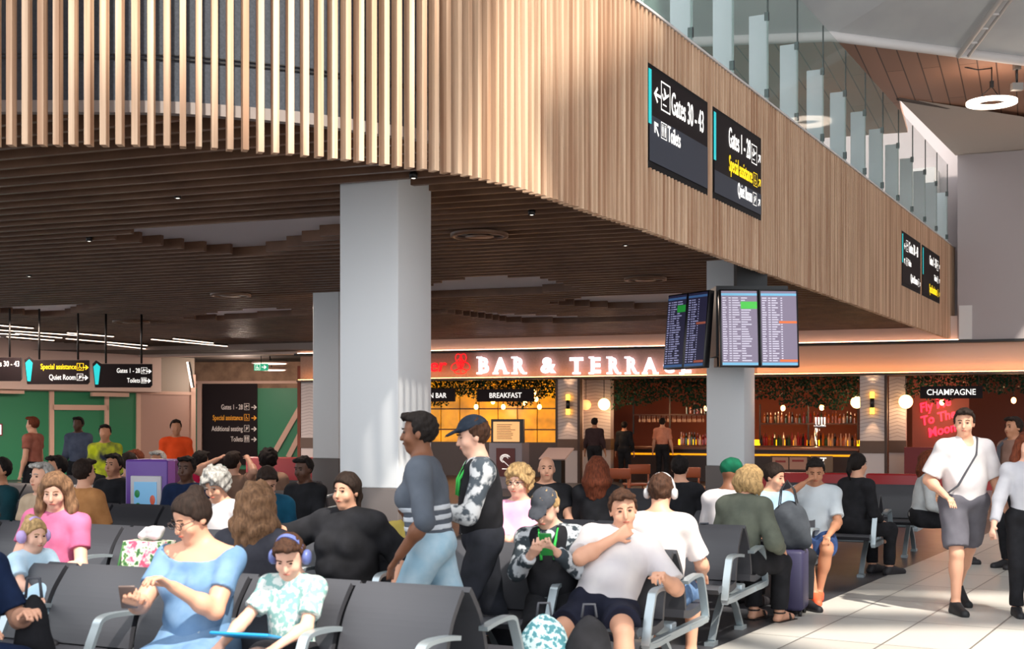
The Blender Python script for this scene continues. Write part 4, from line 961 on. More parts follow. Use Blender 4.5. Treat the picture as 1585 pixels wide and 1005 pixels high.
def seat(row, k, side, d=.36):
    e = ROW[row]; c = (e[0]-GV[0]*(k+.5)*PITCH, e[1]-GV[1]*(k+.5)*PITCH); s_ = 1 if side == 'B' else -1
    return (c[0]+GN[0]*s_*d, c[1]+GN[1]*s_*d)
YA, YB = 155, -25
# ================================================================== PEOPLE
VN = .0085
m_denim = cloth('denim', (104, 132, 168), (84, 112, 150), 20); m_white = cloth('white', (212, 206, 205), (198, 192, 195), 5); m_black = cloth('black', (28, 28, 31), (38, 38, 42), 8); m_navy = cloth('navy', (26, 42, 74), (20, 34, 62), 8)
m_bdress = cloth('dress_blue', (116, 146, 178), (98, 130, 164), 10); m_pink = cloth('pink', (206, 112, 148), (190, 96, 132), 8); m_lblue = cloth('pale_blue', (176, 206, 226), (196, 220, 236), 12)
def pat(name, base, c2, sc_, th=.5):
    m = cloth(name, base, c2, sc_); cr = [n for n in m.node_tree.nodes if n.type == 'VALTORGB'][0]; cr.color_ramp.elements[0].position = th-.04; cr.color_ramp.elements[1].position = th+.04; return m
m_pattee = pat('leaf_print', (132, 172, 168), (204, 212, 208), 34); m_camo = pat('camo', (196, 200, 204), (58, 66, 72), 17); m_camo2 = pat('camo2', (210, 212, 214), (80, 88, 96), 14)
# front row
I = person('woman in a sky-blue off-shoulder dress and glasses, tapping a phone in the nearest row', (PX(308, 6.40), 6.40), 168, vox=VN, skin='light', hair='dark', style='bun', top='dress_top', topm=m_bdress, sleeve=.62, neck='off',
   bottom='skirt', botm=m_bdress, hp=24, hy=-22, lean=-4, twist=-8, bulk=1.16, belly=.03, bust=1.15, glasses=True, LH=(-.04, .36, .88), RH=(.15, .38, .80), palmR=(-.2, -.3, 1), palmL=(.2, .4, -.8), handcurl=38, LF=(-.16, .60, .08), RF=(.20, .62, .08), loose=.008)
wl = I
def holdphone(I, hand, label, rgb, sz=(.075, .15), tiltx=50, dz=.03, off=(0, .05, .03), rz=0):
    p = I['M'] @ Vector(I['W'][hand]+I['u']*0+np.array(off)); r = thing('phone', label, 'phone', p, I['root'].rotation_euler.z+R(rz))
    Mx = Matrix.Rotation(R(tiltx), 4, 'X'); MB().rbox((-sz[0]/2, -.005, -sz[1]/2), (sz[0]/2, .005, sz[1]/2), .005, Mx).build('case', mat('phone_%d%d%d' % rgb, rgb, .35), r)
    MB().box((-sz[0]/2+.004, -.0065, -sz[1]/2+.005), (sz[0]/2-.004, -.0052, sz[1]/2-.005), Mx).build('screen', mat('phone_glass', (40, 44, 52), .1), r); return r
holdphone(I, 'R', 'tan-cased phone held by the woman in the blue dress', (120, 100, 92), off=(-.02, .085, .04), tiltx=-40, rz=20)
I = person('boy in a pale leaf-print tee with blue headphones, looking at a tablet', (PX(452, 6.30), 6.30), 158, s=.74, vox=VN, skin='fair', hair='brown', style='short', topm=m_pattee, sleeve=.7,
   bottom='shorts', botm=m_black, hp=30, hy=14, lean=-3, LH=(-.12, .30, .62), RH=(.20, .30, .60), palmL=(0, .2, -1), palmR=(0, .3, 1), LF=(.18, .40, .34), RF=(-.12, .46, .32), name='person')
headphones(I, 'blue over-ear headphones on the boy with the tablet', (92, 104, 160), w=.078)
p = I['M'] @ Vector((.04, .32, .645)); r = thing('tablet', 'bright blue tablet lying on the boy\'s crossed legs', 'tablet', p, I['root'].rotation_euler.z+R(6))
MB().rbox((-.15, -.10, 0), (.15, .10, .016), .007, Matrix.Rotation(R(14), 4, 'X')).build('case', mat('tablet_blue', (20, 140, 196), .4), r); MB().box((-.13, -.08, .0162), (.13, .08, .0172), Matrix.Rotation(R(14), 4, 'X')).build('screen', MATS['phone_glass'], r)
I = person('person in a navy tee leaning forward at the left picture edge', (PX(-95, 6.3), 6.3), 240, vox=VN, skin='light', hair='dark', topm=m_navy, sleeve=.8, botm=m_navy, bottom='pants', lean=22, hp=20, RH=(.20, .50, .70), LH=(-.10, .52, .74), bulk=1.15)
# mates of the front row
I = person('woman with long wavy blond hair seen from behind, in a dark grey top', (PX(392, 7.25), 7.25), -18, vox=VN, skin='light', hair='fairbrown', style='wavy', topm=cloth('charcoal', (66, 66, 74), (54, 54, 62), 9), sleeve=1.6, botm=m_black, hp=12, face=False)
# second row
I = person('woman in a pink tee with long light-brown hair, smiling down at the toddler', (PX(82, 8.75), 8.75), 172, vox=VN+.001, skin='fair', hair='fairbrown', style='long', topm=m_pink, sleeve=.6, botm=m_denim, hp=18, hy=10, roll=-4, LH=(-.16, .34, .66), RH=(.10, .36, .70))
I = person('toddler in a pale blue dress with lilac headphones, on the left', (PX(48, 7.35), 7.35), -130, s=.56, hipz=.62, vox=VN, skin='fair', hair='blond', style='bun', topm=m_lblue, sleeve=.7, bottom='skirt', botm=m_lblue, hp=10, LH=(-.10, .25, .72), RH=(.12, .25, .70), LF=(-.1, .36, .50), RF=(.12, .36, .48), neck=0)
headphones(I, 'lilac headphones on the blond toddler', (186, 160, 214), w=.07)
I = person('woman in a loose black top with dark tied hair, second row behind the boy', (PX(540, 8.6), 8.6), 158, vox=VN+.001, skin='light', hair='dark', style='pony', topm=m_black, sleeve=1.35, botm=m_black, hy=-8, hp=4, bulk=1.3, belly=.04, bust=1.2, LH=(-.40, .10, .62), RH=(.42, .28, 1.0), loose=.03)
I = person('boy in a dark cap and black jacket with patterned sleeves, bent over a phone', (PX(858, 7.95), 7.95), 168, s=.93, vox=VN, skin='fair', hair='blond', style='short', cap=cloth('cap_grey', (72, 74, 80), (62, 64, 70), 20), topm=m_camo, top='jacket_sleeves', sleeve=1.9, bottom='long_shorts', botm=m_black, hp=34, hy=-14, lean=-6, LH=(-.07, .33, .88), RH=(.08, .33, .86), palmL=(0, -.3, 1), palmR=(0, -.3, 1), roll=4,
   RF=(-.02, .60, .08), LF=(-.25, .58, .08))
capboy = I
holdphone(I, 'L', 'black phone with a green back held by the boy in the cap', (40, 130, 60), off=(.05, .06, .05), tiltx=-25)
I = person('man in a white tee and navy shorts slouching with a hand at his chin', (PX(935, 7.78), 7.78), 172, vox=VN, skin='light', hair='brown', style='short', topm=m_white, sleeve=.85, bottom='shorts', botm=cloth('navy_shorts', (34, 36, 52), (26, 28, 42), 8), lean=-30, hipf=.08, roll=-14, hr=6, hp=10, hy=12, bulk=1.22, belly=.05,
   poleR=(1, .2, -.5), RH=(-.07, .05, .955), LH=(-.36, .20, .74), palmR=(-.2, -1, .1), handcurl=55, RF=(.46, .60, .08), LF=(-.16, .66, .08), loose=.016)
I = person('man seen from behind in a white tee with grey headphones, right of the slouching man', (PX(1020, 8.48), 8.48), -20, vox=VN+.001, skin='light', hair='brown', style='short', topm=cloth('offwhite', (222, 212, 208), (210, 200, 200), 5), sleeve=.8, bottom='shorts', botm=m_denim, hp=20, bulk=1.1, face=False, LH=(-.1, .4, .62), RH=(.22, .34, .62))
headphones(I, 'light grey over-ear headphones on the man seen from behind', (196, 192, 192))
# walkers in the aisle
I = person('woman walking past the column in a grey top with white stripes and pale jeans', (PX(668, 7.45), 7.45), 84, pose='stand', vox=VN+.001, skin='brown', hair='black', style='short', topm=cloth('grey_striped', (92, 98, 108), (80, 86, 96), 6), sleeve=1.0, botm=cloth('pale_jeans', (150, 184, 204), (176, 200, 214), 9), lean=5, hoops=[(.10, .13), (.155, .185), (.21, .24)], LH=(-.24, .14, .90), RH=(.25, -.06, .84), LF=(-.10, .32, .09), RF=(.10, -.36, .14), bulk=1.12, bust=1, hp=4)
# stripes on her top: hoops just outside the cloth
I = person('youth in a black cap and black-and-green vest with white patterned sleeves, walking left', (PX(748, 8.0), 8.0), 100, pose='stand', s=.985, vox=VN+.001, skin='fair', hair='brown', style='short', cap=cloth('cap_navy', (34, 42, 54), (44, 52, 64), 20), topm=m_camo2, top='sleeves', sleeve=1.9, botm=cloth('dark_trousers', (44, 46, 54), (34, 36, 42), 8), hp=14, LH=(-.12, .34, 1.12), RH=(.16, .28, 1.08), LF=(-.1, .22, .08), RF=(.1, -.24, .1), lean=2)
walk = I
def vest(I, m, trim, s=1.):
    """sleeveless front-open shell over the torso"""
    T = Body(); N, u_, f_, r_, P_ = I['N'], I['u'], I['f'], I['r'], I['P']; g = .026
    T.ell(N-u_*.17*s, (.155*s+g, .108*s+g, .20*s+.01), np.stack([r_, f_, u_], 1), k=.05); T.ell(P_+u_*.14*s+f_*.01, (.14*s+g, .112*s+g, .19*s), np.stack([r_, f_, u_], 1), k=.06)
    T.seg(N-u_*.05*s-r_*.1*s, N-u_*.05*s+r_*.1*s, .06*s+.02, .06*s+.02, k=.05)
    T.ell(N+f_*.10*s+u_*.02, (.05, .09, .10), np.stack([r_, f_, u_], 1), sub=True)
    npmesh('vest', T.mesh(.009, .003, 26), m, I['root'])
    mb = MB()
    for q_ in (-1, 1):
        pts = [N+u_*.035+r_*.055*q_-f_*.03, N+r_*.06*q_+f_*.07, N-u_*.10*s+r_*.045*q_+f_*.132*s, N-u_*.2*s+r_*.04*q_+f_*.142*s]
        mb.tube(pts, .009, 6)
    mb.build('green_lining', trim, I['root'])
m_lime = cloth('lime', (70, 200, 90), (60, 180, 80), 8)
vest(walk, m_black, m_lime); vest(capboy, m_black, m_lime, .93)
I = person('seated person in a mustard-yellow tee behind the striped walker', (PX(640, 8.95), 8.95), 150, s=.92, vox=.012, skin='brown', hair='black', topm=cloth('mustard', (196, 174, 92), (180, 158, 80), 6), botm=m_black, hp=15, hipz=.48)
# third row
I = person('woman with curly blond hair and glasses in a pink tee, arms folded', (PX(803, 9.75), 9.75), 165, vox=.010, skin='fair', hair='blond', style='curly', topm=cloth('pale_pink', (232, 170, 196), (220, 152, 180), 6), sleeve=.9, botm=m_denim, hp=4, hy=-14, glasses=True, LH=(.10, .28, .80), RH=(-.10, .30, .78), lean=-6)
I = person('woman with blond hair in an olive-green jacket, seated facing right beside the suitcase', (PX(1143, 10.35), 10.35), -42, vox=.010, skin='light', hair='blond', style='bob', topm=cloth('olive', (102, 106, 94), (90, 94, 84), 9), sleeve=1.9, botm=m_black, hp=22, lean=10, LH=(-.16, .36, .7), RH=(.2, .30, .62), loose=.022, hy=-20, shoes=False)
mb = MB(); ms = MB()
for q in 'LR':
    A_ = I['A'][q]; mb.box((A_[0]-.05, A_[1]-.07, .0), (A_[0]+.05, A_[1]+.21, .012)); ms.strip([(A_[0]-.05, A_[1]+.11, .01), (A_[0]-.03, A_[1]+.11, .062), (A_[0]+.03, A_[1]+.11, .062), (A_[0]+.05, A_[1]+.11, .01)], .025, .008, (0, 1, 0))
    ms.tube([(A_[0]+.046*math.cos(t), A_[1]+.046*math.sin(t), A_[2]+.0) for t in np.linspace(0, 2*math.pi, 14)], .007, 5)
mb.build('sandal_soles', mat('sandal', (40, 32, 30), .6), I['root']); ms.build('sandal_straps', mat('sandal', (40, 32, 30), .6), I['root'])
I = person('man in a green turban and white shirt seen from behind, by the far column', (PX(1122, 11.2), 11.2), -35, vox=.011, skin='brown', hair='black', style='turban', cap=cloth('turban_green', (14, 92, 66), (10, 74, 52), 12), topm=m_white, sleeve=.9, botm=m_black, hp=24, lean=6, face=False)
I = person('dark-haired woman in a light denim shirt, partly behind the tote bag', (PX(1192, 11.6), 11.6), 200, vox=.011, skin='light', hair='dark', style='pony', topm=cloth('light_denim', (158, 186, 210), (140, 168, 194), 10), sleeve=1.4, botm=m_black, hp=14, hy=30, s=.95)
I = person('man in a pale grey tee, blue shorts and orange shoes, hand at his face', (PX(1262, 12.15), 12.15), 168, vox=.010, skin='tan', hair='black', style='short', topm=cloth('pale_grey', (196, 204, 210), (184, 192, 198), 5), sleeve=.8, bottom='shorts', botm=cloth('royal_blue', (54, 78, 124), (46, 66, 108), 8), hp=22, RH=(.12, .16, 1.06), LH=(-.12, .36, .62), palmR=(-1, -.4, 0), RF=(.02, .50, .08), LF=(-.02, .36, .08), shoes=mat('orange_shoe', (236, 92, 56), .6))
# far seated ones
def far(lb, px, D, yaw=None, pose='sit', **kw):
    kw.setdefault('vox', .0155); kw.setdefault('botm', m_black); kw.setdefault('face', True)
    return person(lb, (PX(px, D), D), yaw if yaw is not None else 155, pose=pose, **kw)
far('bald man in a black tee seated behind the curly-haired woman', 846, 12.4, 180, skin='light', hair='dark', style='bald', topm=m_black, face=True, bulk=1.15, vox=.014)
far('woman with long auburn hair and dark clothes seen from behind, left of the headphones man', 924, 12.2, -15, hair='auburn', style='long', topm=m_black, sleeve=1.8)
far('person in black with short dark hair seen from behind, left of the far column', 1052, 12.6, -20, hair='black', topm=m_black, sleeve=1.8)
far('person in black with tied dark hair, right of the man in orange shoes', 1318, 13.7, -60, hair='black', style='pony', topm=m_black, sleeve=1.9, lean=8)
far('woman with auburn hair in a grey-white top seated beside the walkway', 1424, 15.0, -100, hair='auburn', style='long', skin='light', topm=cloth('grey_white', (196, 198, 198), (180, 184, 186), 9), sleeve=1.8, vox=.012, lean=8, hp=10, face=True)
far('grey-curly-haired woman in a white top, looking down, left of centre', 347, 9.9, 160, hair='grey', style='curly', skin='light', topm=m_white, sleeve=.8, hp=30, face=True, vox=.012, lean=4)
far('man with dark hair and a teal top, head bowed, beside the grey-haired woman', 408, 10.7, 200, hair='dark', style='short', skin='light', topm=cloth('teal', (20, 78, 104), (14, 62, 86), 8), sleeve=.9, hp=34, face=True, vox=.012, lean=10)
far('dark-clothed person sitting between the teal-topped man and the black-topped woman', 474, 12.5, 150, hair='black', topm=m_black, sleeve=1.8, skin='dark', hp=10)
far('person in a bright red-pink tee seated far back on the left', 309, 14.5, -30, hair='black', topm=cloth('crimson', (206, 30, 76), (190, 24, 66), 8))
far('person in a tan-orange shirt seen from behind, left of the purple kiosk', 128, 11.5, -35, hair='dark', topm=cloth('tan_shirt', (190, 134, 84), (170, 116, 70), 8), sleeve=.9, bulk=1.2)
far('person in a dark teal top at the left picture edge', 3, 12.0, 140, hair='black', topm=cloth('deep_teal', (14, 54, 62), (10, 44, 52), 8), skin='tan', sleeve=.9)
far('seated person with dark hair and black top, behind the pink-topped woman', 90, 12.6, 130, hair='black', topm=m_black, sleeve=1.8, skin='tan')
far('seated person with pale hair and cream top behind the pink-topped woman', 68, 10.6, 150, hair='grey', topm=cloth('cream', (186, 164, 140), (170, 148, 124), 8), skin='light')
far('seated person in a dark jacket right beside the kiosk', 178, 13.4, 160, hair='black', topm=m_black, sleeve=1.8, skin='tan')
far('seated person in mauve-grey behind the kiosk', 200, 13.8, 20, hair='dark', topm=cloth('mauve', (132, 112, 118), (118, 98, 104), 8), sleeve=1.5)
far('seated brown-haired person right above the kiosk', 213, 15.2, 150, hair='auburn', topm=m_black, skin='light', sleeve=1.5, hp=8)
far('grey-hooded person seated behind the kiosk', 246, 14.6, 160, hair='grey', topm=cloth('hood_grey', (96, 86, 90), (84, 74, 78), 8), skin='tan', sleeve=1.6)
far('person with arms raised behind the head, in beige, far left of centre', 360, 14.2, -20, hair='dark', topm=cloth('beige', (150, 118, 98), (136, 104, 86), 8), skin='light', LH=(-.2, .0, 1.22), RH=(.2, .0, 1.22), hp=-8)
far('curly black-haired person in a beige tee seated before the red banquette', 415, 15.0, -10, hair='black', style='curly', topm=cloth('beige2', (160, 126, 106), (144, 112, 94), 8), skin='tan')
far('seated person in a navy top just right of the purple kiosk', 290, 12.4, 170, hair='black', topm=m_navy, skin='dark')
# standing, far left
far('person in a salmon-pink top walking before the green hoarding', 52, 20, 80, 'stand', hair='auburn', topm=cloth('salmon', (168, 104, 88), (146, 84, 70), 8), skin='light', vox=.02)
far('person in a navy top standing before the timber-framed hoarding door', 122, 21, 170, 'stand', hair='black', topm=cloth('steel', (84, 92, 112), (70, 78, 98), 8), sleeve=1.6, skin='dark', vox=.02)
far('worker in a navy and hi-vis yellow jacket beside the hoarding', 163, 17.5, 190, 'stand', s=.93, hair='black', topm=cloth('hivis', (196, 206, 40), (40, 42, 60), 5), sleeve=1.8, skin='tan', vox=.018)
far('worker in a bright orange top before the pinkish wall panel', 272, 19, 200, 'stand', s=.97, hair='dark', topm=cloth('orange', (236, 84, 36), (222, 74, 28), 6), sleeve=.9, skin='tan', vox=.018)
# right walkway
I = person('man walking forward in a white V-neck tee and grey shorts with a shoulder strap', (PX(1492, 11.15), 11.15), 186, pose='stand', s=1.03, vox=.010, skin='light', hair='dark', style='short', topm=m_white, sleeve=.85, neck=.85, bottom='long_shorts', botm=cloth('grey_shorts', (104, 102, 110), (92, 90, 98), 6), hy=-28, hp=6, bulk=1.16, belly=.02, LH=(-.34, .10, .86), RH=(.26, .20, 1.02), RF=(.13, .12, .09), LF=(-.13, -.42, .14), shoes=mat('black_shoe', (24, 26, 30), .6), loose=.02)
mb = MB(); N_, u_, f_, r_, P_ = I['N'], I['u'], I['f'], I['r'], I['P']
g_ = .155*1.0
mb.strip([N_+r_*-.10+u_*.055-f_*.02, N_+r_*-.085+f_*.06+u_*.045, N_-u_*.10+f_*.158+r_*-.03, N_-u_*.22+f_*.168+r_*.05, N_-u_*.36+f_*.16+r_*.13, N_-u_*.44+f_*.08+r_*.20], .035, .006, f_)
mb.build('shoulder_strap', mat('strap', (70, 72, 80), .6), I['root'])
I = person('person in a pale grey jumper and black trousers cut off by the right picture edge', (PX(1590, 10.9), 10.9), 170, pose='stand', s=.90, vox=.011, skin='fair', hair='auburn', style='long', topm=cloth('grey_jumper', (190, 190, 196), (176, 176, 184), 7), sleeve=1.9, botm=m_black, RH=(.30, .16, .78), LH=(-.2, .1, .8), shoes=MATS['black_shoe'])
I = person('person in a brown shirt with backpack straps standing behind at the right edge', (PX(1571, 14.4), 14.4), 110, pose='stand', s=.99, vox=.013, skin='tan', hair='dark', style='short', topm=cloth('brown_shirt', (140, 108, 96), (124, 94, 82), 7), sleeve=.9, botm=m_black)
mb = MB(); mb.strip([I['N']-I['u']*.35+I['f']*.14+I['r']*.10, I['N']-I['u']*.05+I['f']*.12+I['r']*.11, I['N']+I['u']*.05+I['r']*.11, I['N']-I['u']*.1-I['f']*.13+I['r']*.11], .05, .012, I['r']); mb.build('backpack_strap', MATS['strap'], I['root'])
# ================================================================== BAR FRONT AND INTERIOR
M = F.M()
m_neonw = mat('neon_white', (255, 240, 250), .5, emit=2.2, ergb=(255, 232, 246)); m_neonr = mat('neon_red', (220, 20, 30), .5, emit=1.5, ergb=(235, 10, 22)); m_let = mat('letter_side', (150, 120, 130), .4)
def fz(px, py, off=0): return F.z(px, py, off)
r = F.root('bar_sign', 'glowing white sign reading BAR & TERRACE on the brown fascia', 'sign', 742, fz(742, 578, -.1), -.1)
def letter(ch, px0, px1, serifs):
    t0, t1 = F.t(px0, -.1), F.t(px1, -.1); zb, zt = fz((px0+px1)/2, 578, -.1), fz((px0+px1)/2, 553.5, -.1); H_ = zt-zb; W_ = t1-t0
    vs, fs, wd = textgeo(ch, .035); hh = max(v[1] for v in vs); lo = min(v[1] for v in vs)
    mb = MB(); mb.add([(t0+v[0]*W_/wd, -.13-v[2]*.05, zb+(v[1]-lo)/(hh-lo)*H_) for v in vs], fs)
    for sx_, w_, top in serifs:
        zc = zt if top else zb; mb.box((t0+(sx_-w_/2)*W_, -.155, zc-.022), (t0+(sx_+w_/2)*W_, -.105, zc+.022))
    putw(mb, M, 'letter', m_neonw, r)
letter('B', 741, 757, [(.1, .5, 1), (.1, .5, 0)]); letter('A', 766, 786, [(.08, .42, 0), (.92, .42, 0)]); letter('R', 795, 813, [(.1, .5, 1), (.12, .5, 0), (.98, .35, 0)]); letter('&', 838, 861, [])
letter('T', 883, 903, [(.5, .6, 0)]); letter('E', 914, 930, [(.1, .45, 1), (.1, .45, 0)]); letter('R', 942, 959, [(.1, .5, 1), (.12, .5, 0), (.98, .35, 0)]); letter('R', 970, 987, [(.1, .5, 1), (.12, .5, 0), (.98, .35, 0)])
letter('A', 997, 1017, [(.08, .42, 0), (.92, .42, 0)]); letter('C', 1027, 1044, []); letter('E', 1054, 1070, [(.1, .45, 1), (.1, .45, 0)])
r = F.root('neon_flower', 'red neon rose outline beside the red script letters on the bar fascia', 'sign', 713, fz(713, 583, -.1), -.1)
mb = MB(); tc_, zc = F.t(713, -.1), fz(713, 564, -.1)
def loop(cx, cz, rx, rz_, ang, n=20): 
    c, s_ = math.cos(R(ang)), math.sin(R(ang)); return [(tc_+cx+rx*math.cos(t)*c-rz_*math.sin(t)*s_, -.12, zc+cz+rx*math.cos(t)*s_+rz_*math.sin(t)*c) for t in np.linspace(0, 2*math.pi, n)]
for a in ((0, .02, .10, .13, 0), (-.13, -.06, .15, .10, 25), (.14, -.05, .15, .10, -25), (-.05, .16, .09, .12, 15), (.08, .16, .09, .12, -15), (0, 0, .05, .07, 40), (0, -.19, .18, .07, 0)): mb.tube(loop(*a), .012, 6)
mb.tube([(tc_+x_, -.12, zc+z_) for x_, z_ in ((0, -.02), (.0, -.12), (.02, -.24))], .012, 6)
putw(mb, M, 'tube', m_neonr, r)
r = F.root('script_sign', 'red script letters er beside the column on the bar fascia', 'sign', 668, fz(680, 577, -.1), -.1)
mb = MB(); vs, fs, wd = textgeo('er', .01); t0, t1 = F.t(664, -.1), F.t(690, -.1); zb = fz(680, 575, -.1)
mb.add([(t0+v[0]*(t1-t0)/wd+v[1]*.08, -.12-v[2]*.04, zb+v[1]*.50) for v in vs], fs); putw(mb, M, 'lettering', m_neonr, r)
# hanging word boards
def board(px0, px1, y0, y1, txt, label, tx, al='c', size=.20, off=.6):
    r = F.root('word_board', label, 'sign', px0, fz(px0, y1, off), off)
    fc = putw(F.box(px0, px1, y0, y1, off, .05), M, 'panel', m_sgn, r); mb = MB(); mb.text(txt, size, F.t(tx, off-.01), fz(tx, (y0+y1)/2+4.0, off), off-.006, al, sx=.92, bold=.004); putw(mb, M, 'lettering', m_wht, fc)
    mb = MB(); a, b_ = F.t(px0+6, off), F.t(px1-6, off)
    for q in (a, b_): mb.tube([(q, off+.02, fz(px0, y0, off)), (q, off+.02, 2.96)], .012, 5)
    putw(mb, M, 'hanger', m_hous, r)
board(738, 826, 602, 622, 'BREAKFAST', 'black hanging board reading BREAKFAST over the yellow tiled bar', 782)
board(640, 704, 602, 622, 'N BAR', 'black hanging board ending in N BAR, half hidden by the big column', 691, 'r')
board(1424, 1521, 598, 617, 'CHAMPAGNE', 'black hanging board reading CHAMPAGNE at the right', 1472, off=.3)
# foliage
m_leaf = mat('leaf', (14, 62, 40), .5, spec=.2, noise=((8, 42, 28), (5, 5, 5), 2)); rg = random.Random(4)
def garland(px0, px1, off, z0, n, label, name='hanging_foliage'):
    mb = MB(); t0, t1 = F.t(px0, off), F.t(px1, off)
    for k in range(n):
        t = rg.uniform(t0, t1); dep = z0+(2.95-z0)*rg.random()**.8; dep += .12*math.sin(t*2.3)+.07*math.sin(t*5.1); o_ = off+rg.uniform(-.05, .55); s_ = rg.uniform(.05, .10)
        dep = min(dep, 2.93)
        a = Vector((rg.uniform(-1, 1), rg.uniform(-1, 1), rg.uniform(-1.4, .2))).normalized(); b_ = a.orthogonal().normalized(); b_.rotate(Matrix.Rotation(rg.uniform(0, 6), 3, a)); nn = a.cross(b_)
        c = Vector((t, o_, dep)); mb.add([c, c+a*s_*.5+b_*s_*.35+nn*.01, c+a*s_, c+a*s_*.5-b_*s_*.35+nn*.01], [(0, 1, 2, 3)])
    return tag(putw(mb, M, name, m_leaf), label, 'foliage', kind='stuff')
garland(660, 862, .9, 2.2, 4200, 'dark hanging foliage over the yellow tiled bar, left of the sconce pillar')
garland(946, 1330, .5, 2.05, 6500, 'long dark green hanging foliage over the back bar')
garland(1400, 1640, .6, 2.25, 2600, 'hanging foliage behind the CHAMPAGNE board')
# yellow backlit tiles
m_yt = mat('yellow_tile', (200, 140, 16), .35, emit=1.0, ergb=(214, 138, 6))
nt = m_yt.node_tree; b = nt.nodes['Principled BSDF']; tc = nt.nodes.new('ShaderNodeTexCoord'); nz_ = nt.nodes.new('ShaderNodeTexNoise'); nz_.inputs['Scale'].default_value = 2.2; mr = nt.nodes.new('ShaderNodeMapRange')
mr.inputs[1].default_value = .3; mr.inputs[2].default_value = .7; mr.inputs[3].default_value = .22; mr.inputs[4].default_value = 1.0; nt.links.new(tc.outputs['Object'], nz_.inputs[0]); nt.links.new(nz_.outputs[0], mr.inputs[0]); nt.links.new(mr.outputs[0], b.inputs['Emission Strength'])
r = F.root('tiled_screen', 'backlit amber-yellow tiled wall screen behind the bar, left of the sconce pillar', 'wall panel', 640, 0, 3.5)
mb = MB(); t0, t1 = F.t(625, 3.5), F.t(866, 3.5); tw = .62
k = 0; x = t0
while x < t1:
    for z in (.75, 1.37, 1.99, 2.61): mb.box((x+.02, 3.5, z+.02), (min(x+tw, t1)-.02, 3.55, z+tw-.02) if z < 2.6 else (min(x+tw, t1)-.02, 3.55, 2.95))
    x += tw
putw(mb, M, 'tiles', m_yt, r); putw(MB().box((t0, 3.56, 0), (t1, 3.65, 2.95)), M, 'frame', MATS['timber_dark'], r)
struct(putw(MB().box((F.t(625, 3.3), 3.0, 0), (F.t(866, 3.3), 3.4, 1.0)), M, 'wall_bar_counter_left', mat('dark_counter', (48, 28, 22), .4)))
# framed menu board on its grey plinth
r = F.root('menu_plinth', 'grey plinth with a maroon line-art poster and a lit framed menu on top', 'menu stand', 782, 0, -3.2)
putw(F.box(757, 808, 686, 760, -3.2, .5, z0=0), M, 'plinth', mat('plinth_grey', (128, 122, 130), .5), r); putw(F.box(768, 797, 694, 738, -3.21, .02), M, 'poster', mat('maroon_poster', (82, 28, 26), .5), r)
mb = MB(); tc_, zc = F.t(782, -3.22), F.z(782, 712, -3.22)
for rx, rz_, a0, a1 in ((.13, .10, 20, 250), (.10, .08, 30, 220), (.07, .05, 0, 200)): mb.tube([(tc_+rx*math.cos(R(a)), -3.225, zc+.03+rz_*math.sin(R(a))) for a in np.linspace(a0, a1, 12)], .006, 5)
mb.tube([(tc_-.06, -3.225, zc-.02), (tc_+.06, -3.225, zc-.12), (tc_+.10, -3.225, zc-.16)], .006, 5); mb.tube([(tc_-.08, -3.225, zc-.22), (tc_+.08, -3.225, zc-.22)], .008, 5); putw(mb, M, 'line_art', m_wht, r)
putw(F.box(760, 810, 649, 686, -3.1, .10), M, 'frame', m_hous, r); putw(F.box(763.5, 804, 653, 684, -3.115, .015), M, 'menu_face', mat('menu_lit', (214, 170, 120), .5, emit=.55, ergb=(240, 176, 110)), r)
mb = MB()
for k in range(9): mb.box((F.t(769, -3.12), -3.12, F.z(784, 658+k*2.7, -3.12)), (F.t(786+rg.uniform(4, 12), -3.12), -3.118, F.z(784, 658+k*2.7, -3.12)+.014))
putw(mb, M, 'menu_print', mat('print_brown', (120, 84, 60), .6), r)
r = F.root('menu_lectern', 'dark lectern with a tilted pale menu sheet, right of the grey plinth', 'menu stand', 860, 0, -3.0)
t0, t1 = F.t(843, -3), F.t(880, -3); zc = F.z(860, 702, -3); putw(MB().box((t0+.08, -2.95, 0), (t1-.2, -2.65, zc-.08)), M, 'post', m_hous, r)
putw(MB().add([(t0-.1, -3.15, zc-.13), (t1-.05, -3.15, zc-.13), (t1+.05, -2.75, zc+.13), (t0, -2.75, zc+.13), (t0-.1, -3.12, zc-.16), (t1-.05, -3.12, zc-.16), (t1+.05, -2.72, zc+.10), (t0, -2.72, zc+.10)], [(0, 1, 2, 3), (7, 6, 5, 4), (0, 4, 5, 1), (1, 5, 6, 2), (2, 6, 7, 3), (3, 7, 4, 0)]), M, 'menu_sheet', mat('menu_pale', (206, 176, 166), .5), r)
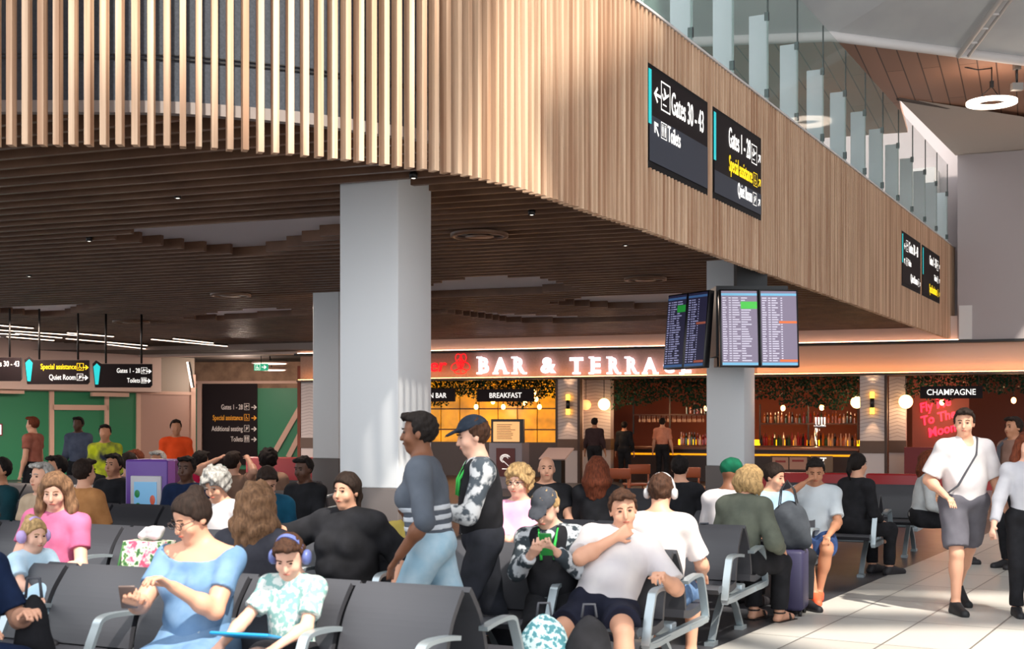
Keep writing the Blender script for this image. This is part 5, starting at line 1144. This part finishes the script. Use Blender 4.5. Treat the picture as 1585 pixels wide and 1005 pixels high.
# sconces and globes
m_gold = mat('sconce_gold', (255, 190, 60), .3, emit=5, ergb=(255, 180, 50)); m_globe = mat('globe', (255, 226, 180), .4, emit=4, ergb=(255, 200, 130)); WARM = (1, .62, .32)
def sconce(px, y0, y1, lb):
    z0, z1 = F.z(px, y1, -.1), F.z(px, y0, -.1); x, y = F.at(F.t(px, -.1), -.1); r = thing('wall_sconce', lb, 'lamp', (x, y, z0), F.rot, 'up-down sconces on the bar pillars'); H_ = z1-z0
    MB().lathe([(.05, H_*.28), (.05, H_*.72)], n=14).box((-.02, 0, H_*.45), (.02, .10, H_*.55)).build('body', m_hous, r)
    for q, (a, b_) in enumerate(((.0, .28), (.72, 1.0))): MB().lathe([(.05, H_*a), (.05, H_*b_)], n=14).build('shade', m_gold, r)
    for zz_, s_ in ((z1+.1, 1), (z0-.1, -1)):
        p = F.at(F.t(px, -.13), -.13); l = bpy.data.lights.new('sconce_light', 'SPOT'); l.energy = 14; l.color = WARM; l.spot_size = R(75); l.spot_blend = .6; l.shadow_soft_size = .03
        o = bpy.data.objects.new('sconce_light', l); C.objects.link(o); o.location = (p[0], p[1], zz_-s_*.05); o.rotation_euler = (R(180) if s_ > 0 else 0, 0, 0)
sconce(879, 611, 642, 'black and gold up-down sconce on the pillar right of the yellow tiles'); sconce(1350, 607, 641, 'black and gold up-down sconce on the right-hand pillar')
def globe(px, py, off, rad, lb, dim=False):
    x, y = F.at(F.t(px, off), off); z = F.z(px, py, off); r = thing('globe_lamp', lb, 'lamp', (x, y, z), 0, 'globe lamps in the bar')
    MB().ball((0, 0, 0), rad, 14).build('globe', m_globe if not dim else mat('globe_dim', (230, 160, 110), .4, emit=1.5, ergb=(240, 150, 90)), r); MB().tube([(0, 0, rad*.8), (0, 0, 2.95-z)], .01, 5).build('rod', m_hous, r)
    if not dim: point('globe_light', (x, y-.25, z-.2), 16, WARM, .1)
globe(935, 626, .55, .16, 'bright globe lamp right of the left sconce pillar'); globe(907, 627, .7, .14, 'dim globe lamp reflection beside the left sconce pillar', True)  # the dim globe is a lamp's reflection built as a glowing ball
globe(1326, 623, .7, .15, 'bright globe lamp cut by the right sconce pillar'); globe(1402, 622, .55, .17, 'brightest globe lamp right of the right sconce pillar')
BUL = [(827, 607), (830, 618), (763, 622), (813, 624), (779, 630), (737, 630), (835, 630), (1093, 632), (1212, 632), (1272, 631), (1458, 623), (1569, 620)]
names = ['highest, over the yellow tiles', 'just below the highest one over the yellow tiles', 'under the left half of the BREAKFAST board', 'under the right end of the BREAKFAST board', 'lowest one under the BREAKFAST board', 'leftmost, beside the walker in the cap', 'right of the BREAKFAST board by the pillar', 'just left of the far column', 'first right of the far column', 'above the beer taps', 'below the CHAMPAGNE board', 'nearest the right picture edge']
m_bulb = mat('bulb', (255, 200, 130), .4, emit=14, ergb=(255, 170, 90))
for i, ((px, py), nm_) in enumerate(zip(BUL, names)):
    off = 1.5; x, y = F.at(F.t(px, off), off); z = F.z(px, py, off)
    r = thing('pendant_bulb', '', 'lamp', (x, y, z), 0, 'pendant bulbs in the bar'); MB().ball((0, 0, 0), (.06, .06, .075), 10).build('bulb', m_bulb, r); MB().tube([(0, 0, .07), (0, 0, .12)], .025, 8).build('socket', m_hous, r); MB().tube([(0, 0, .1), (0, 0, 2.95-z)], .006, 4).build('cord', m_hous, r)
    r['label'] = 'warm pendant bulb, '+nm_
    if i in (0, 3, 5, 8, 9, 10, 11): point('bulb_light', (x, y, z-.12), 12, WARM, .08)
# back bar shelves, bottles, counter
m_shelf = mat('shelf_wood', (70, 36, 24), .5); OB = 5.2
def shelf(px0, px1, py, label, glow=False, off=OB, dep=.4):
    z = F.z((px0+px1)/2, py, off); r = F.root('bar_shelf', label, 'shelf', px0, z-.05, off); putw(MB().box((F.t(px0, off), off, z-.045), (F.t(px1, off), off+dep, z)), M, 'board', m_shelf, r)
    if glow: putw(MB().box((F.t(px0, off), off+dep, z), (F.t(px1, off), off+dep+.04, z+.16)), M, 'glow_strip', mat('amber_led', (255, 180, 20), .5, emit=4.5, ergb=(255, 160, 10)), r)
    else:
        t0, t1 = F.t(px0, off), F.t(px1, off); n = max(2, int((t1-t0)/1.2))
        for k in range(n+1): q = t0+(t1-t0)*k/n; putw(MB().box((q-.02, off+.02, z-.6), (q+.02, off+.06, z+.55)), M, 'upright', m_hous, r)
    return z
z1 = shelf(1176, 1328, 655, 'upper back-bar shelf of dark bottles right of the far column'); z2 = shelf(1045, 1328, 690, 'lower amber-glowing back-bar shelf crowded with bottles', True); z3 = shelf(980, 1094, 641, 'shelf over the hanging glasses left of the far column')
bt = {}
m_bc = [mat('bottle_amber', (150, 74, 20), .12, spec=.7), mat('bottle_clear', (190, 150, 120), .08, spec=.8), mat('bottle_dark', (26, 18, 16), .12, spec=.7), mat('bottle_red', (130, 24, 22), .15, spec=.7), mat('bottle_green', (40, 62, 34), .12, spec=.7)]
cname = ['amber', 'clear', 'dark', 'red', 'green']
bp = [MB().lathe([(.036, 0), (.038, .02), (.038, .18), (.014, .24), (.013, .30), (.015, .31)], n=10), MB().lathe([(.045, 0), (.045, .14), (.03, .18), (.013, .21), (.013, .26)], n=10), MB().lathe([(.032, 0), (.032, .2), (.012, .28), (.012, .33)], n=10)]
lb_ = MB().lathe([(.0395, .06), (.0395, .14)], n=10, cap=False)
for k in range(5):
    for j in range(3):
        me = bpy.data.meshes.new('bottle'); me.from_pydata([tuple(v) for v in bp[j].v], [], bp[j].f); me.materials.append(m_bc[k]); bt[k, j] = me
mlab = bpy.data.meshes.new('bottle_label'); mlab.from_pydata([tuple(v) for v in lb_.v], [], lb_.f); mlab.materials.append(mat('bottle_paper', (220, 200, 170), .6))
def bottles(px0, px1, z, n, grp, where, off=OB+.15, sc__=1.):
    t0, t1 = F.t(px0, off), F.t(px1, off)
    for i in range(n):
        k, j = rg.randrange(5), rg.randrange(3); t = t0+(t1-t0)*(i+.5)/n+rg.uniform(-.01, .01); x, y = F.at(t, off+rg.uniform(-.04, .06)); o = bpy.data.objects.new('bottle', bt[k, j]); C.objects.link(o); o.location = (x, y, z); o.scale = (sc__,)*3
        tag(o, 'small %s bottle %s' % (cname[k], where), 'bottle', '%s %s' % (cname[k], grp))
bottles(1180, 1326, z1, 26, 'bottles on the upper shelf', 'standing on the upper shelf right of the far column')
bottles(1176, 1326, z2, 34, 'bottles on the glowing shelf at right', 'on the amber-lit shelf right of the far column', sc__=1.15)
bottles(1052, 1094, z2, 10, 'bottles on the glowing shelf at left', 'on the amber-lit shelf just left of the far column', sc__=1.15)
bottles(1060, 1094, z3, 6, 'bottles above the hanging glasses', 'above the hanging glasses left of the far column')
wg = MB().lathe([(.028, -.0), (.006, -.01), (.005, -.08), (.03, -.11), (.036, -.15), (.03, -.19)], n=10, cap=False); mwg = bpy.data.meshes.new('wine_glass'); mwg.from_pydata([tuple(v) for v in wg.v], [], wg.f); mwg.materials.append(mat('wine_glass', (230, 200, 180), .05, spec=.9, alpha=.55))
for i in range(26):
    x, y = F.at(F.t(990+i*3.9, OB+.1), OB+.1+.08*(i % 2)); o = bpy.data.objects.new('wine_glass', mwg); C.objects.link(o); o.location = (x, y, z3-.05); tag(o, 'upside-down wine glass hanging under the shelf left of the far column', 'glass', 'wine glasses hanging under the bar shelf')
r = F.root('bar_counter', 'long timber-topped bar counter with an amber strip, behind the far column', 'counter', 960, 0, 1.9)
zc = F.z(1150, 693, 1.9); a, b_ = F.t(962, 1.9), F.t(1329, 1.9); putw(MB().box((a, 1.85, zc-.06), (b_, 2.6, zc)), M, 'worktop', mat('counter_top', (120, 70, 46), .35), r); putw(MB().box((a+.05, 2.0, 0), (b_-.05, 2.5, zc-.06)), M, 'front', mat('dark_counter', (48, 28, 22), .4), r)
putw(MB().box((a+.1, 1.97, zc-.22), (b_-.1, 2.0, zc-.17)), M, 'amber_strip', mat('amber_dim', (220, 150, 10), .5, emit=1.1, ergb=(220, 140, 10)), r)
r = F.root('beer_tap', 'chrome beer tap tower with white handles on the bar counter', 'beer tap', 1265, zc, 2.1); m_chr = mat('chrome', (220, 220, 224), .12, metal=1); t = F.t(1263, 2.1); 
putw(MB().lathe([(.12, zc), (.05, zc+.04), (.045, zc+.55), (.045, zc+.6)], (t, 2.15, 0), 14).rbox((t-.06, 2.07, zc+.52), (t+.26, 2.2, zc+.62), .03), M, 'tower', m_chr, r)
for k in range(4): putw(MB().tube([(t+.0+k*.075, 2.1, zc+.60), (t+.0+k*.075, 2.08, zc+.80)], [.014, .022], 8), M, 'handle', m_wht, r)
putw(MB().tube([(t+.1, 2.05, zc+.52), (t+.1, 2.02, zc+.42)], .01, 6), M, 'spout', m_chr, r)
r = F.root('counter_sign', 'pale framed twin menu panel standing below the bar counter top', 'sign', 1196, F.z(1222, 728, .9), .9)
putw(F.box(1193, 1252, 706, 729, .9, .04), M, 'frame', MATS['timber_dark'], r); putw(F.box(1195.5, 1220, 708, 727, .89, .012, F.box(1222, 1249, 708, 727, .89, .012)), M, 'menu_face', mat('menu_face_dim', (176, 130, 110), .5), r)
putw(F.box(1200, 1216, 713, 716, .884, .008, F.box(1226, 1244, 712, 715, .884, .008)), M, 'red_print', mat('print_red', (140, 40, 36), .5), r)
r = F.root('counter_sign', 'grey-brown upright panel with white vertical lettering below the beer taps', 'sign', 1255, F.z(1272, 731, .9), .9); putw(F.box(1255, 1289, 706, 731, .9, .04), M, 'panel', mat('panel_taupe', (110, 88, 68), .5), r)
mb = MB(); vs, fs, wd = textgeo('house', .012); tt = F.t(1269.5, .89); zt = F.z(1272, 708, .89); mb.add([(tt+v[1]*.22, .885-v[2]*.01, zt-v[0]*.22) for v in vs], fs); putw(mb, M, 'lettering', m_wht, r)
# champagne corner
r = F.root('neon_script', 'tilted pink-red neon lettering on the wall under the CHAMPAGNE board', 'sign', 1430, F.z(1450, 676, 3.0), 3.0)
putw(MB().box((F.t(1412, 3.05), 3.05, 0), (F.t(1500, 3.05), 3.15, 2.93)), M, 'backing_wall', mat('pink_plaster', (120, 56, 48), .6), r)
tc_, zc_ = F.t(1452, 3.0), F.z(1452, 648, 3.0); ca_, sa_ = math.cos(R(14)), math.sin(R(14)); m_np = mat('neon_pink', (255, 40, 70), .5, emit=2.4, ergb=(255, 26, 56))
for q, tx in enumerate(('Fly Me', 'To The', 'Moon')):
    vs, fs, wd = textgeo(tx, .02); mb = MB(); s_ = .33; pts = []
    for v in vs: X_, Z_ = (v[0]-wd/2)*s_*.9+v[1]*.05, v[1]*s_+(.26-q*.34); pts.append((tc_+X_*ca_-Z_*sa_, 3.0-v[2]*.03, zc_+X_*sa_+Z_*ca_))
    putw(mb.add(pts, fs), M, 'lettering', m_np, r)
# banquettes
m_redl = mat('red_leather', (150, 14, 24), .4)
def banq(px0, px1, off, z, label):
    r = F.root('banquette', label, 'bench', px0, 0, off); a, b_ = F.t(px0, off), F.t(px1, off)
    putw(MB().rbox((a, off, .0), (b_, off+.18, z), .03), M, 'backrest', m_redl, r); putw(MB().rbox((a, off+.18, .0), (b_, off+.7, .44), .04), M, 'seat', m_redl, r)
banq(380, 516, -6.5, .80, 'long red banquette left of the big white column'); banq(1176, 1332, -9.5, .74, 'red banquette below the bar counter right of the far column'); banq(1340, 1424, -9.5, .74, 'shorter red banquette under the right sconce pillar')
struct(putw(MB().box((F.t(1400, .2), .1, 0), (F.t(1700, .2), .3, 1.0)), M, 'wall_low_red', mat('bar_red_low', (110, 18, 22), .5)))
# bar people
def atF(px, off): return F.at(F.t(px, off), off)
for lb, px, off, kw in (('barman in a salmon tee with his back turned at the bar counter', 1025, 1.2, dict(topm=cloth('salmon2', (206, 140, 116), (190, 124, 100), 6), sleeve=.8, hair='black', skin='light')),
    ('dark-clothed person standing at the left end of the bar counter', 966, .7, dict(topm=m_black, sleeve=1.8, hair='black', skin='tan', s=.94)),
    ('person in dark clothes standing in front of the left sconce pillar', 920, -1.2, dict(topm=cloth('plum', (60, 44, 46), (50, 36, 38), 8), sleeve=1.6, hair='black', skin='tan'))):
    p = atF(px, off); person(lb, p, -20, pose='stand', vox=.022, face=False, botm=m_black, **kw)
# wooden bar chairs
m_wch = mat('orange_wood', (150, 72, 34), .45)
def wchair(px, D, rz, lb):
    r = thing('wooden_chair', lb, 'chair', (PX(px, D), D, 0), R(rz), 'wooden chairs outside the bar')
    MB().rbox((-.21, -.21, .44), (.21, .21, .48), .012).build('seat', m_wch, r); MB().rbox((-.21, .19, .66), (.21, .22, .84), .012).build('backrest', m_wch, r)
    for a, b_, h in ((-.18, -.18, .44), (.18, -.18, .44), (-.18, .2, .82), (.18, .2, .82)): MB().tube([(a, b_, 0), (a*.95, b_*.97, h)], .017, 8).build('leg', m_wch, r)
wchair(958, 22, 170, 'orange-brown wooden chair left of the bar counter front'); wchair(1070, 22.5, 160, 'orange-brown wooden chair just left of the far column'); wchair(985, 24, 190, 'wooden chair further back, before the bar counter')
# ================================================================== kiosk, bags, luggage
D = 12.9; xk = PX(231, D); r = thing('purple_kiosk', 'purple kiosk unit with a white-framed colourful touch screen among the left seats', 'kiosk', (xk, D, 0), R(-14)); m_pur = mat('purple', (104, 62, 156), .4); m_pur2 = mat('purple_side', (124, 36, 124), .4)
MB().rbox((-.27, 0, 0), (.20, .36, 1.26), .02).build('cabinet', m_pur, r); MB().box((.2, .01, 0), (.28, .35, 1.25)).build('side_panel', m_pur2, r)
MB().rbox((-.20, -.02, .36), (.14, .01, 1.10), .01).build('screen_frame', mat('kiosk_frame', (206, 202, 206), .4), r); ks = MB().box((-.155, -.026, .40), (.095, -.018, 1.04)).build('screen', mat('kiosk_screen', (110, 160, 196), .3, emit=.35), r)
for q, (x_, z_, a, b_, c, nm_) in enumerate(((-.12, .92, .03, .04, (30, 110, 60), 'green'), (-.11, .80, .03, .03, (30, 110, 60), 'green'), (.05, .86, .03, .05, (180, 80, 60), 'orange'), (-.02, .66, .035, .11, (30, 150, 70), 'green'), (.03, .72, .06, .02, (40, 160, 90), 'green'), (.0, .46, .04, .05, (30, 190, 80), 'green'), (-.09, .46, .06, .04, (30, 34, 60), 'dark'))):
    MB().ball((x_, -.026, z_), (a, .004, b_), 10).build('screen_graphic', mat('kg_%d%d%d' % c, c, .4, emit=.3), ks)
# floral bag with tissue
D = 7.7; r = thing('floral_bag', 'floral green and pink bag with white tissue on top, behind the nearest row', 'bag', (PX(228, D), D, .50), R(-18), None)
m_flo = mat('floral', (214, 214, 190), .7); nt = m_flo.node_tree; b = nt.nodes['Principled BSDF']; tc = nt.nodes.new('ShaderNodeTexCoord'); n1 = nt.nodes.new('ShaderNodeTexNoise'); n1.inputs['Scale'].default_value = 22; cr = nt.nodes.new('ShaderNodeValToRGB'); cr.color_ramp.interpolation = 'CONSTANT'
for p_, c in ((0, (60, 110, 60)), (.40, (120, 156, 100)), (.45, (222, 222, 204)), (.56, (226, 150, 170)), (.62, (210, 90, 120))):
    e = cr.color_ramp.elements[0] if p_ == 0 else cr.color_ramp.elements.new(p_); e.color = (*lin(c), 1)
cr.color_ramp.elements[-1].color = (*lin((216, 110, 140)), 1)
nt.links.new(tc.outputs['Object'], n1.inputs[0]); nt.links.new(n1.outputs[0], cr.inputs[0]); nt.links.new(cr.outputs[0], b.inputs['Base Color'])
MB().add([(-.15, -.09, 0), (.15, -.09, 0), (.15, .09, 0), (-.15, .09, 0), (-.12, -.07, .44), (.15, -.07, .44), (.15, .07, .44), (-.12, .07, .44)], [(3, 2, 1, 0), (4, 5, 6, 7), (0, 1, 5, 4), (1, 2, 6, 5), (2, 3, 7, 6), (3, 0, 4, 7)]).build('bag_body', m_flo, r)
tb = Body(); tb.ell((.03, 0, .47), (.07, .05, .03), k=.02); tb.ell((.06, .0, .50), (.045, .04, .04), k=.02); tb.ell((.0, .01, .48), (.05, .04, .03), k=.02); npmesh('tissue', tb.mesh(.008, .012, 45), m_white, r)
MB().tube([(-.12, -.06, .43), (-.15, -.07, .3), (-.16, -.07, .1)], .008, 6).build('green_handle', mat('strap_green', (60, 110, 60), .6), r)
# backpacks on the floor before the slouching man
def pack(name, lb, px, D, sx, sz, m, rz=0, cat='backpack', z=0):
    r = thing(name, lb, cat, (PX(px, D), D, z), R(rz)); q = Body(); q.ell((0, 0, sz*.45), (sx, sx*.62, sz*.55), k=.03); q.seg((-sx*.55, 0, .07), (sx*.55, 0, .07), .09, .09, k=.08); q.ell((0, -sx*.5, sz*.32), (sx*.7, sx*.35, sz*.28), k=.03)
    npmesh('body', q.mesh(.012, .006, 22), m, r); MB().tube([(-.04, 0, sz*.98), (-.03, 0, sz*1.1), (.03, 0, sz*1.1), (.04, 0, sz*.98)], .008, 6).build('handle', mat('strap', (70, 72, 80), .6), r)
    MB().tube([(sx*.5*math.cos(a), -sx*.62+.02-.03*math.sin(a), sz*.34+sz*.32*math.sin(a)) for a in np.linspace(0, math.pi, 10)], .005, 5).build('zip', mat('zip_dark', (50, 50, 54), .5), r)
pack('backpack', 'teal and white patterned backpack at the feet of the slouching man', 842, 7.05, .16, .60, pat('teal_pattern', (70, 120, 130), (176, 200, 204), 34))
pack('backpack', 'black backpack at the feet of the slouching man', 912, 7.0, .14, .60, m_black)
pack('backpack', 'black backpack standing beside the person in navy at the left edge', 52, 6.35, .11, .80, m_black)
pack('handbag', 'dark red handbag on the seats behind the olive jacket', 1090, 10.0, .10, .38, cloth('maroon_bag', (104, 30, 44), (86, 24, 36), 10), cat='bag', z=.44)
D = 11.0; r = thing('suitcase', 'purple-blue wheeled suitcase standing beside the olive-jacketed woman', 'suitcase', (PX(1229, D), D, 0), R(-22)); m_case = mat('suitcase_purple', (62, 58, 90), .5); MB().rbox((-.10, -.15, .05), (.10, .17, .56), .03).build('shell', m_case, r)
MB().box((-.103, -.10, .1), (-.099, -.09, .5)).build('zip', mat('zip_dark', (50, 50, 54), .5), r)
for a in (-1, 1):
    for b_ in (-1, 1): MB().lathe([(.028, -.012), (.028, .012)], (a*.07, b_*.11, .028), 12, Matrix.Rotation(R(90), 3, 'Y')).build('wheel', m_hous, r)
MB().tube([(-.06, .15, .55), (-.06, .15, .72), (.06, .15, .72), (.06, .15, .55)], .009, 6).build('handle', m_hous, r)
r = thing('tote_bag', 'dark grey tote bag with long black straps resting on the purple suitcase', 'bag', (PX(1222, D), D, .565), R(-22)); q = Body(); q.ell((0, 0, .20), (.17, .13, .20), k=.03); q.seg((-.1, 0, .07), (.12, 0, .06), .07, .07, k=.06); npmesh('body', q.mesh(.012, .008, 20), cloth('tote', (66, 70, 76), (54, 58, 64), 8), r)
for s_ in (-1, 1): MB().strip([(-.09, s_*.05, .30), (-.07, s_*.03, .50), (-.02, 0, .58), (.04, s_*.03, .50), (.08, s_*.05, .30)], .03, .006, (0, 1, 0)).build('strap', m_hous, r)
# ================================================================== added hall fill, then tube, corridor and bar light
for i, (x, y, e) in enumerate(((-3, 15, 60), (-8, 17, 60), (2, 21, 60), (-4, 23, 70), (-10, 26, 90), (5, 26, 60), (-9, 32, 260), (-3, 30, 90), (4, 29, 60))):
    l = area('ceiling_fill', (x, y, CZ-.12), (0, 0, 0), .5, .5, e, (1, .80, .66))  # fill panels added to brighten the hall, apart from the modelled downlights
area('tube_glow', (-10.5, 30, 3.55), (0, 0, R(20)), 6, 1.0, 420, (1, .80, .68)); point('corridor_light', (-8.5, 40.5, 2.9), 90, (1, .8, .66), .3)
for px, off, e in ((760, 2.6, 60), (1010, 3.8, 70), (1120, 3.9, 80), (1250, 3.9, 90), (1460, 2.0, 60), (1560, 3.0, 50), (500, 2, 40)):
    x, y = F.at(F.t(px, off), off); point('bar_light', (x, y, 1.9), e*.5, (1, .50, .24), .15)
